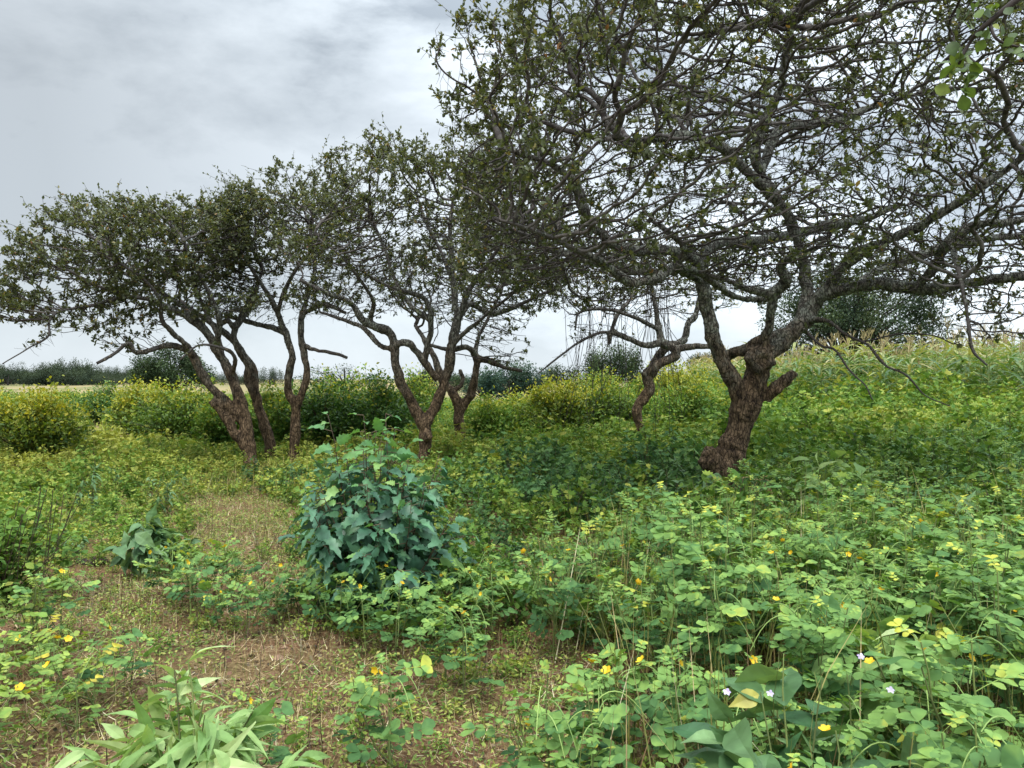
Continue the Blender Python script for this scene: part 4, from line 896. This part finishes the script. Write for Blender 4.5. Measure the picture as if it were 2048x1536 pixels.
# further sennas: one mass
def lo_plant(seed, h):
    r_ = np.random.default_rng(seed); gs, gl, gp, fl = senna(r_, h, lo=True); return gs, gl, fl
r = np.random.default_rng(55)
gL, gS, gF = Geo(), Geo(), Geo()
mass = poisson(14000, (.3, 11), (6.0, 13), .27, lambda x, y: in_px(x, y, [(1420, 1135), (1560, 1010), (1750, 985), (1900, 930), (3500, 930), (3500, 1300), (2100, 1140)]), 9)
mass = np.vstack([rest, mass]); vs = [lo_plant(400+i, h) for i, h in enumerate((.5, .6, .68, .75))]
for vi, (gs, gl, fl) in enumerate(vs):
    m = mass[vi::4]; n = len(m); pos = np.stack([m[:, 0], m[:, 1], terr(m[:, 0], m[:, 1])], 1); rz = r.uniform(0, 6.28, n); s = r.uniform(.8, 1.1, n); da = r.normal(0, .08, n)
    merge_into(gL, gl.arr(), pos, rz, s, da); merge_into(gS, gs.arr(), pos, rz, s)
o = gL.obj('senna_mass', M_senna); tag(o, 'mass of green senna leaves on the rise behind the lower right thicket', 'undergrowth', kind='stuff')
gS.obj('stems', M_stem, o)

# ================================================================== WEEDS (nobody could count them)
def weed_proto(seed, h, rad, nst, nl, tpl, ls, **kw):
    r_ = np.random.default_rng(seed); g, gl = bush_geo(r_, h, rad, nst, tpl, ls, nl, **kw); return g, gl
FINE = (np.array([(0, 0, 0), (.5, -.22, .05), (1, 0, 0), (.5, .22, .05)], np.float32), np.array([(0, 1, 2, 3)], np.int32), None)
SP3 = Geo()
for a_ in (-50, -20, 20, 50): scatter(SP3, FINE, np.zeros((1, 3)), frames(np.array([[math.cos(R(a_)), math.sin(R(a_)), .1]]), np.array([[0, 0, 1.]])), 1.0, .5)
SP3 = SP3.arr()[:3]
WP = [weed_proto(500+i, h, .22, 9, 20, SP3, .042, low=.15, out=.5, up=.35, spread=.035, stem_r=.003, topa=.3) for i, h in enumerate((.28, .36, .45, .55))]
WO = [weed_proto(520+i, h, .2, 8, 15, LEAFLET_LO, .05, low=.2, out=.7, up=.2, spread=.03, stem_r=.003, topa=.3) for i, h in enumerate((.25, .35, .45))]
def weeds(name, label, pts, protos_, m, hs, seed, amap=None, cat='undergrowth'):
    r = np.random.default_rng(seed); gL, gS = Geo(), Geo()
    if len(pts) == 0: return
    which = r.integers(0, len(protos_), len(pts))
    for vi, (gs, gl) in enumerate(protos_):
        p = pts[which == vi]; n = len(p)
        if n == 0: continue
        pos = np.stack([p[:, 0], p[:, 1], terr(p[:, 0], p[:, 1])-.01], 1); rz = r.uniform(0, 6.28, n); s = hs(p[:, 0], p[:, 1])*r.uniform(.55, 1.35, n)
        da = r.normal(0, .07, n)+(amap(p[:, 0], p[:, 1]) if amap else 0)
        merge_into(gL, gl.arr(), pos, rz, s, da); merge_into(gS, gs.arr(), pos, rz, s)
    o = gL.obj(name, m, smooth=False); tag(o, label, cat, kind='stuff'); gS.obj('stems', M_stemd, o); print(name, len(pts), 'verts', gL.n)
nz = lambda x, y, f=1.0, s=0.0: np.sin(x*1.3*f+np.sin(y*.9*f+s)*1.7+s)*np.cos(y*.8*f+np.sin(x*1.1*f-s)*1.3)
BARE = [[(380, 1000), (520, 990), (620, 1030), (600, 1110), (480, 1150), (370, 1100)],
        [(-500, 1180), (150, 1150), (420, 1170), (560, 1260), (900, 1300), (1250, 1290), (1330, 1400), (1200, 1560), (1150, 2600), (-2500, 2600)]]
def not_bare(x, y): return ~(in_px(x, y, BARE[0]) | in_px(x, y, BARE[1]))
def vis(x, y, m=1.3): return (np.abs(x) < y*.68+m)
# mid field left and centre
kp = lambda x, y: vis(x, y) & not_bare(x, y) & ~((x < -1.2) & (y < 7.2) & (nz(x, y) < .0)) & (d2(np.array([[bl[0], bl[1]]]).repeat(len(x), 0)*0+np.stack([x, y], 1)-np.array([[bl[0], bl[1]]]), 0, 0) > .35**2)
ptsA = poisson(45000, (-13, 13), (4.6, 18), .225, kp, 41, minf=None)
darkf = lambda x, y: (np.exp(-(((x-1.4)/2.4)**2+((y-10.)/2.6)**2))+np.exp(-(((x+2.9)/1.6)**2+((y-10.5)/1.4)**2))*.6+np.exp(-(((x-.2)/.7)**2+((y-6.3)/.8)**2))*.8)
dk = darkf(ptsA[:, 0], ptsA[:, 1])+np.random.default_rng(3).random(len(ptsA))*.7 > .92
hsA = lambda x, y: .95+.45*sst(x, -2, 3)+.32*nz(x, y, .8, 1)+.18*nz(x, y, 2.6, 4)-.1*sst(-x, 1, 6)+.2*sst(y, 10.5, 15)
hsA2 = lambda x, y: np.clip(hsA(x, y)*(1-.35*((y < 7.5) & (x < 1))), .3, 2)
weeds('fine_leaved_weeds', 'low bright green fine-leaved weeds over the middle of the field', ptsA[~dk], WP+WO[:1], M_weed, hsA2, 42, amap=lambda x, y: .1+.18*nz(x, y, .5, 3)+.25*sst(-x, 2, 9)*sst(y, 9, 15)+.16*sst(-x, -.5, 2))
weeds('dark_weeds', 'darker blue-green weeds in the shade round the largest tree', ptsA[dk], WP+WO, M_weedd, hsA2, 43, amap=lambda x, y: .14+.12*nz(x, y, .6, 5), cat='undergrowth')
WB = [weed_proto(540+i, h, .42, 12, 26, SP3, .062, low=.1, out=.4, up=.5, spread=.08, stem_r=.004, topa=.5) for i, h in enumerate((.45, .6, .75))]
ptsB = poisson(36000, (-42, 30), (17, 62), .5, lambda x, y: vis(x, y, 2) & ((y < 46) | (x < -8)) & (nz(x, y, .35, 2) > -.75), 44)
weeds('distant_weeds', 'taller yellowish green weeds between the trees and the shrubs', ptsB, WB, M_weed, lambda x, y: (.74+.25*nz(x, y, .5, 1)+.5*sst(x, 2, 8))*(1-.35*sst(-x, 2, 7)*(1-sst(y, 24, 34))), 45, amap=lambda x, y: .08+.25*nz(x, y, .4, 7))

FT = [weed_proto(560+i, h, .2, 5, 34, SP3, .055, low=.25, out=.4, up=.6, spread=.04, stem_r=.004, topa=.4, hvar=.5) for i, h in enumerate((.7, .9, 1.05))]
ptsF = poisson(2600, (-9, 13), (8.5, 19), .62, lambda x, y: vis(x, y) & not_bare(x, y) & (nz(x, y, .9, 3) > -.2) & ~((np.abs(x-2.4) < .9) & (y < 9)), 48)
weeds('tall_feathery_weeds', 'taller feathery light green weeds standing out between the tree trunks', ptsF, FT, M_weed, lambda x, y: .5+.3*sst(x, -1, 4), 49, amap=lambda x, y: .2+.15*nz(x, y, .7, 2))
# grass blades and straw
def blades(name, label, n, keep, xr, yr, hl, wd, m, seed, lay=0.0, cat='grass', curl=.5, bend=.5, parts=3):
    r = np.random.default_rng(seed); x = r.uniform(*xr, n); y = r.uniform(*yr, n); k = keep(x, y); x, y = x[k], y[k]; n = len(x)
    pos = np.stack([x, y, terr(x, y)+(.003+.02*r.random(n)*lay)], 1); th = r.uniform(0, 6.28, n); l_ = r.uniform(*hl, n)
    el = np.where(r.random(n) < lay, r.uniform(-.04, .25, n), r.uniform(.6, 1.5, n)); d = np.stack([np.cos(th)*np.cos(el), np.sin(th)*np.cos(el), np.sin(el)], 1)
    nr = norm(np.cross(d, np.stack([-np.sin(th), np.cos(th), np.zeros(n)], 1))*-1+r.normal(0, .2, (n, 3)))
    b = .5*curl; v = np.array([(0, -.5, 0), (0, .5, 0), (.4, -.45, -b*.16), (.4, .45, -b*.16), (.75, -.3, -b*.56), (.75, .3, -b*.56), (1, 0, -b)], np.float32)
    tpl = (v, np.array([(0, 2, 3, 1), (2, 4, 5, 3)], np.int32), np.array([(4, 6, 5)], np.int32))
    g = Geo(); w_ = r.uniform(.6, 1.3, n)*wd; scatter(g, tpl, pos, frames(d, nr), np.stack([l_, w_, l_*r.normal(1, .6, n)], 1), r.random(n))
    o = g.obj(name, m, smooth=False); tag(o, label, cat, kind='stuff'); return o
inb = lambda x, y: vis(x, y, .6)
openf = lambda x, y: vis(x, y, .6) & (~not_bare(x, y) | (nz(x, y) < .1)) 
blades('straw_litter', 'dry straw lying on the bare reddish soil of the foreground', 90000, lambda x, y: openf(x, y) & (nz(x, y, 2.1, 4) > -.8), (-7, 3.5), (1.9, 12.5), (.03, .13), .0028, M_straw, 61, lay=.82, cat='straw', curl=.3)
blades('short_grass', 'short green and yellow grass sprouting through the straw', 70000, lambda x, y: inb(x, y) & (nz(x, y, 1.7, 2) > -.3), (-7, 6), (1.9, 13), (.03, .10), .003, M_grass, 62, lay=.15)
blades('tall_grass', 'yellow-green grass in the field beyond the weeds', 60000, lambda x, y: vis(x, y, 1) & (nz(x, y, .6, 2) > .1), (-20, 10), (10, 34), (.15, .4), .009, M_grass, 63, lay=.1)
blades('thicket_grass', 'long thin grass blades threading the yellow-flowered thicket', 5200, lambda x, y: in_px(x, y, SEN_R) & vis(x, y, .8), (.2, 8), (1.9, 9), (.35, .8), .006, M_grass, 65, lay=.0, curl=.9)
blades('thicket_dry_stems', 'dry straw-coloured stems standing among the yellow-flowered plants', 1300, lambda x, y: in_px(x, y, SEN_R) & vis(x, y, .8), (.2, 8), (2.2, 9), (.4, .85), .005, M_straw, 66, lay=.05, curl=.1, cat='dry stalks')
WQ = [weed_proto(580+i, h, .16, 4, 13, (LANCE, OVATE, LANCE)[i], (.11, .09, .08)[i], low=.25, out=.8, up=.3, spread=.01, stem_r=.004, topa=.4) for i, h in enumerate((.75, .62, .5))]
ptsQ = poisson(1500, (.3, 10), (2.4, 12), .62, lambda x, y: in_px(x, y, SEN_R+[]) & vis(x, y) & (nz(x, y, 1.5, 3) > -.3), 50)
ptsQ = np.vstack([ptsQ, poisson(600, (-6, 9), (6.5, 12), .75, lambda x, y: vis(x, y) & not_bare(x, y), 51)])
weeds('broad_leaved_weeds', 'scattered pale broad-leaved weeds mixed into the green undergrowth', ptsQ, WQ, M_herb, lambda x, y: .8+.3*sst(x, 0, 2), 52, amap=lambda x, y: .1+.2*nz(x, y, 2, 2))
# tiny creeping herb
r = np.random.default_rng(71); n = 230000; x = r.uniform(-6, 4, n); y = r.uniform(1.9, 12, n); k = vis(x, y, .5) & (nz(x, y, 2.4, 1)+.5*nz(x, y, 5.5, 2)+r.normal(0, .3, n) > -.45); x, y = x[k], y[k]; n = len(x)
g = Geo(); d = norm(r.normal(0, 1, (n, 3))*np.array([1, 1, .4])+np.array([0, 0, .25])); scatter(g, FINE, np.stack([x, y, terr(x, y)+r.random(n)**2*.09+.004], 1), frames(d, norm(r.normal(0, .4, (n, 3))+np.array([0, 0, 1.]))), r.uniform(.014, .036, n), r.random(n))
tag(g.obj('creeping_herbs', M_tiny, smooth=False), 'tiny creeping yellow-green herbs over the soil of the foreground', 'ground cover', kind='stuff')
small = poisson(9000, (-6, 2.4), (2.2, 9), .2, lambda x, y: inb(x, y) & (nz(x, y, 1.4, 6) > -.35), 72)
weeds('seedling_weeds', 'small scattered weed seedlings on the bare foreground soil', small, WO+WP[:1], M_weed, lambda x, y: .34+.16*nz(x, y, 2, 2), 73, amap=lambda x, y: .25+.15*nz(x, y, 1, 1))
# dry upright stalks in the bare patch
blades('dry_stalks', 'thin dry brown stalks standing on the bare foreground soil', 2600, lambda x, y: openf(x, y), (-5, 2.5), (2.2, 8), (.1, .34), .004, M_stemd, 64, lay=.08, cat='dry stalks', curl=.1)
r = np.random.default_rng(81); n = 9000; x = r.uniform(-5, 3, n); y = r.uniform(1.9, 8, n); k = openf(x, y); x, y = x[k], y[k]; n = len(x); g = Geo()
scatter(g, LEAFLET_LO, np.stack([x, y, terr(x, y)+.006+.012*r.random(n)], 1), frames(norm(r.normal(0, 1, (n, 3))*np.array([1, 1, .25])), norm(r.normal(0, .45, (n, 3))+np.array([0, 0, 1.]))), r.uniform(.012, .04, n), r.random(n))
tag(g.obj('leaf_litter', M_stemd, smooth=False), 'fallen dry brown leaves on the soil of the foreground', 'leaf litter', kind='stuff')
g = Geo(); n = 2600; x = r.uniform(-4, 3, n); y = r.uniform(1.9, 7, n); k = openf(x, y); x, y = x[k], y[k]; n = len(x)
OCT = (np.array([(1, 0, 0), (.6, .75, .1), (-.3, .9, 0), (-1, .2, 0), (-.5, -.8, .05), (.4, -.9, 0), (.1, .05, .7), (0, 0, -.4)], np.float32), None, np.array([(i, (i+1) % 6, 6) for i in range(6)]+[((i+1) % 6, i, 7) for i in range(6)], np.int32))
scatter(g, OCT, np.stack([x, y, terr(x, y)], 1), frames(norm(r.normal(0, 1, (n, 3))*np.array([1, 1, .2])), norm(r.normal(0, .3, (n, 3))+np.array([0, 0, 1.]))), r.uniform(.25, 1, n)**3*.034+.004, r.random(n))
tag(g.obj('soil_clods', flat_mat('clod', [(0, (.07, .035, .022)), (.6, (.15, .08, .05)), (1, (.24, .15, .1))], .95), smooth=False), 'small reddish soil clods on the bare foreground', 'clods', kind='stuff')
# stones
def stone(label, loc, s, seed):
    r = np.random.default_rng(seed); n = 12; th, ph = np.meshgrid(np.linspace(0, np.pi, n), np.linspace(0, 2*np.pi, 2*n, endpoint=False), indexing='ij')
    q = np.stack([np.sin(th)*np.cos(ph), np.sin(th)*np.sin(ph), np.cos(th)*.55], -1); q = q*(1+.13*np.sin(q[..., :1]*5+seed)+.1*np.cos(q[..., 1:2]*7+q[..., 2:]*6))*np.array(s)
    ii = np.arange(n*2*n).reshape(n, 2*n); i2 = np.roll(ii, -1, 1); g = Geo(); g.add(q.reshape(-1, 3), np.stack([ii[:-1], i2[:-1], i2[1:], ii[1:]], -1).reshape(-1, 4))
    o = g.obj('stone', M_st, smooth=True); o.location = (loc[0], loc[1], float(terr(*loc))+s[2]*.2); tag(o, label, 'stone')
M_st = bark_mat('stone', low=(.09, .06, .05), low2=(.04, .03, .03))
stone('flat grey mottled stone on the dry grass at left', (-3.6, 6.6), (.14, .1, .07), 1)
stone('small dark brown stone just right of the solitary drooping plant', (-2.72, 6.25), (.07, .06, .06), 2)

# ================================================================== MAIZE
def maize(seed, h, dry):
    r_ = np.random.default_rng(seed); gs, gl, gt = Geo(), Geo(), Geo()
    p = np.array([[0, 0, 0], [r_.normal(0, .02), r_.normal(0, .02), h*.5], [r_.normal(0, .05), r_.normal(0, .05), h*.92]]); tube(gs, p, [.014, .011, .006], 5, .6)
    tpl = strip([.03, .045, .05, .045, .03, .0], fold=.4, curl=.9)
    for i in range(11):
        t_ = .12+.8*i/11; a = (i % 2)*np.pi+r_.normal(0, .35)+seed; d = np.array([[math.cos(a), math.sin(a), r_.uniform(.7, 1.5)]])
        scatter(gl, tpl, np.array([[0, 0, h*t_*.93]]), frames(d, np.array([[-math.cos(a)*.8, -math.sin(a)*.8, 1.]])), r_.uniform(.6, .95)*h/2, np.clip(dry+r_.normal(0, .18)+.15*(t_ > .7), 0, 1))
    for k in range(9):
        a = r_.uniform(0, 6.28); b = p[-1]; e_ = b+np.array([math.cos(a)*.11, math.sin(a)*.11, r_.uniform(.16, .3)]); tube(gt, np.array([b, (b+e_)/2+[0, 0, .03], e_]), .006, 3, r_.random(), cap=False)
    return gs, gl, gt
MZ = [maize(600+i, h, dry) for i, (h, dry) in enumerate(((1.8, .35), (2.05, .5), (1.7, .3), (1.9, .65), (2.1, .4)))]
LABM = ['green maize stalk with a pale tassel in the field along the right horizon', 'yellowing maize stalk with a pale tassel in the field along the right horizon']
mz_pts = poisson(40000, (4, 62), (12.5, 62), .42, lambda x, y: vis(x, y, 1.5) & (x > 6.6+.18*(y-21)*(y > 21)) & (y > 23-(x-6.9)*1.7) & (y > 14.2), 46)
print('maize', len(mz_pts))
mz_pts = mz_pts[np.argsort(mz_pts[:, 1])]; mroots = []
for i, (gs, gl, gt) in enumerate(MZ):
    x, y = mz_pts[i]; ro = empty('maize_plant', (x, y, float(terr(x, y))), LABM[1 if i in (1, 3) else 0], 'maize', 'maize plants of the field'); gs.obj('stalk', M_stem, ro); gl.obj('leaves', M_maize, ro); gt.obj('tassel', M_tassel, ro); mroots.append(ro)
NM = 280
for j in range(5, min(NM, len(mz_pts))):
    x, y = mz_pts[j]; dup(mroots[random.randrange(5)], (x, y, float(terr(x, y))), random.uniform(0, 6.28), random.uniform(.8, 1.12))
gl_, gt_ = Geo(), Geo(); rest_m = mz_pts[NM:]; r = np.random.default_rng(5)
for i, (gs, gl, gt) in enumerate(MZ):
    p = rest_m[i::5]; n = len(p); pos = np.stack([p[:, 0], p[:, 1], terr(p[:, 0], p[:, 1])], 1); rz = r.uniform(0, 6.28, n); s = r.uniform(.8, 1.1, n)
    merge_into(gl_, gl.arr(), pos, rz, s, r.normal(.1, .1, n)); merge_into(gt_, gt.arr(), pos, rz, s)
o = gl_.obj('maize_field', M_maize); tag(o, 'field of ripening maize stretching to the right horizon', 'maize', kind='stuff'); gt_.obj('tassels', M_tassel, o)

# ================================================================== DISTANT TREES
def far_tree(name, label, x, y, h, wd, m, seed, flat=.3, cr=.11, nclump=26, nleaf=220, ls=.2, group='trees on the horizon', trunk=.3, low=.25):
    r = np.random.default_rng(seed); g, gl = Geo(), Geo(); hb = h*low
    tube(g, np.array([[0, 0, -.2], [r.normal(0, .1), 0, hb], [r.normal(0, .2), 0, h*.6]]), [wd*.035+.05, wd*.025+.04, .04], 7, .3)
    for k in range(nclump):
        th = r.uniform(0, 6.28); f = math.sqrt(r.random()); cz = hb+(h-hb)*(.35+.5*r.random())*(1-.35*f*f); c = np.array([math.cos(th)*f*wd*.42, math.sin(th)*f*wd*.42, cz])
        tube(g, np.array([[0, 0, hb*.9], c*np.array([.5, .5, .8]), c]), [.06, .04, .02], 4, .3, cap=False)
        u = norm(r.normal(0, 1, (nleaf, 3)))*(r.random(nleaf)**.5)[:, None]*np.array([wd*cr, wd*cr, (h-hb)*flat*.62]); pos = c+u
        d = norm(u*np.array([1, 1, .6])+r.normal(0, .4, (nleaf, 3))); scatter(gl, FINE, pos, frames(d, norm(r.normal(0, .6, (nleaf, 3))+[0, 0, 1.])), ls*r.uniform(.5, 1.3, nleaf), np.clip(r.normal(.45, .2)+r.normal(0, .15, nleaf)+.3*u[:, 2]/(h*.2), 0, 1))
    root = empty(name, (x, y, float(terr(x, y))), label, 'tree', group); g.obj('trunk', M_twig, root); gl.obj('crown', m, root, smooth=False); return root
def fx(px, Y): return (px-1024)/F*Y
far_tree('dark_acacia', 'dark spreading acacia on the plain behind the leftmost leaning tree', fx(345, 62), 62, 4.6, 6.6, M_far, 701, nclump=46, ls=.2, nleaf=380, low=.05)
far_tree('dark_acacia', 'low blue-green thorn tree right of the slim tree on the skyline', fx(1025, 42), 42, 2.5, 4.0, M_bluegreen, 702, nclump=30, ls=.13, nleaf=420, low=.05, flat=.5)
far_tree('dark_acacia', 'small thorn tree on the skyline between the slim tree and the blue-green thorn tree', fx(965, 60), 60, 2.2, 4.0, M_bluegreen, 703, nclump=20, ls=.16, low=.05, flat=.5)
far_tree('round_tree', 'dark rounded tree on the skyline behind the hanging twigs', fx(1225, 58), 58, 3.7, 5.2, M_far, 704, nclump=34, nleaf=380, ls=.17, flat=.6, low=.05)
far_tree('thorn_tree', 'flat greyish thorn scrub on the skyline above the bright yellow shrub', fx(1140, 46), 46, 2.6, 5.0, M_far, 705, ls=.12, low=.1)
far_tree('thorn_tree', 'flat thin thorn scrub on the skyline above the dark green shrubs', fx(690, 48), 48, 2.6, 6.5, M_far, 706, ls=.1, low=.3, nleaf=110)
far_tree('round_tree', 'small dark tree on the skyline left of the largest trunk', fx(1408, 60), 60, 2.9, 3.0, M_far, 707, ls=.17, low=.1)
far_tree('round_tree', 'rounded green tree rising above the maize at right', fx(1850, 52), 52, 3.0, 4.6, M_shrub, 708, ls=.17, low=.1, nclump=30, nleaf=320, flat=.5)
far_tree('thorn_tree', 'dark thorn scrub on the skyline behind the Y-forked tree', fx(870, 55), 55, 2.5, 5.0, M_far, 709, ls=.15, low=.1)
# feathery tree behind the big one
ft = far_tree('feathery_tree', 'large dark feathery-leaved tree behind the right side of the largest tree', fx(1700, 31), 31, 6.2, 7.4, M_feather, 710, nclump=85, nleaf=330, ls=.13, flat=.17, cr=.085, low=.1, group='trees on the horizon')
# tree line on the far left
labs = ['far flat-topped tree of the wooded line on the left horizon', 'far rounded tree of the wooded line on the left horizon']
fp = [far_tree('horizon_tree', labs[i % 2], -100, 200, h, wd, M_farline, 720+i, nclump=20, nleaf=330, ls=.28, group='trees of the left skyline', low=.0, flat=.75 if i % 2 else .6) for i, (h, wd) in enumerate(((3.9, 13), (4.5, 11), (3.5, 14), (4.9, 10)))]
def dup_tree(root, loc, rz, s):
    r2 = dup(root, loc, rz, s); r2.rotation_euler = (0, 0, rz); return r2
pxs = list(range(-60, 300, 11))+[318, 335, 400, 430, 470, 500, 540, 905, 930, 985, 1100, 1290, 1330, 1380, 1440]
for i, px in enumerate(pxs):
    Yd = random.uniform(170, 260); s = random.uniform(.75, 1.15)*(1.12 if px < 200 else .8 if px < 600 else .75)
    loc = (fx(px+random.uniform(-5, 5), Yd), Yd, 0)
    if i < 4: fp[i].location = loc; fp[i].scale = (s, s, s)
    else: dup_tree(fp[i % 4], loc, random.uniform(0, 6.28), s)
print('done')
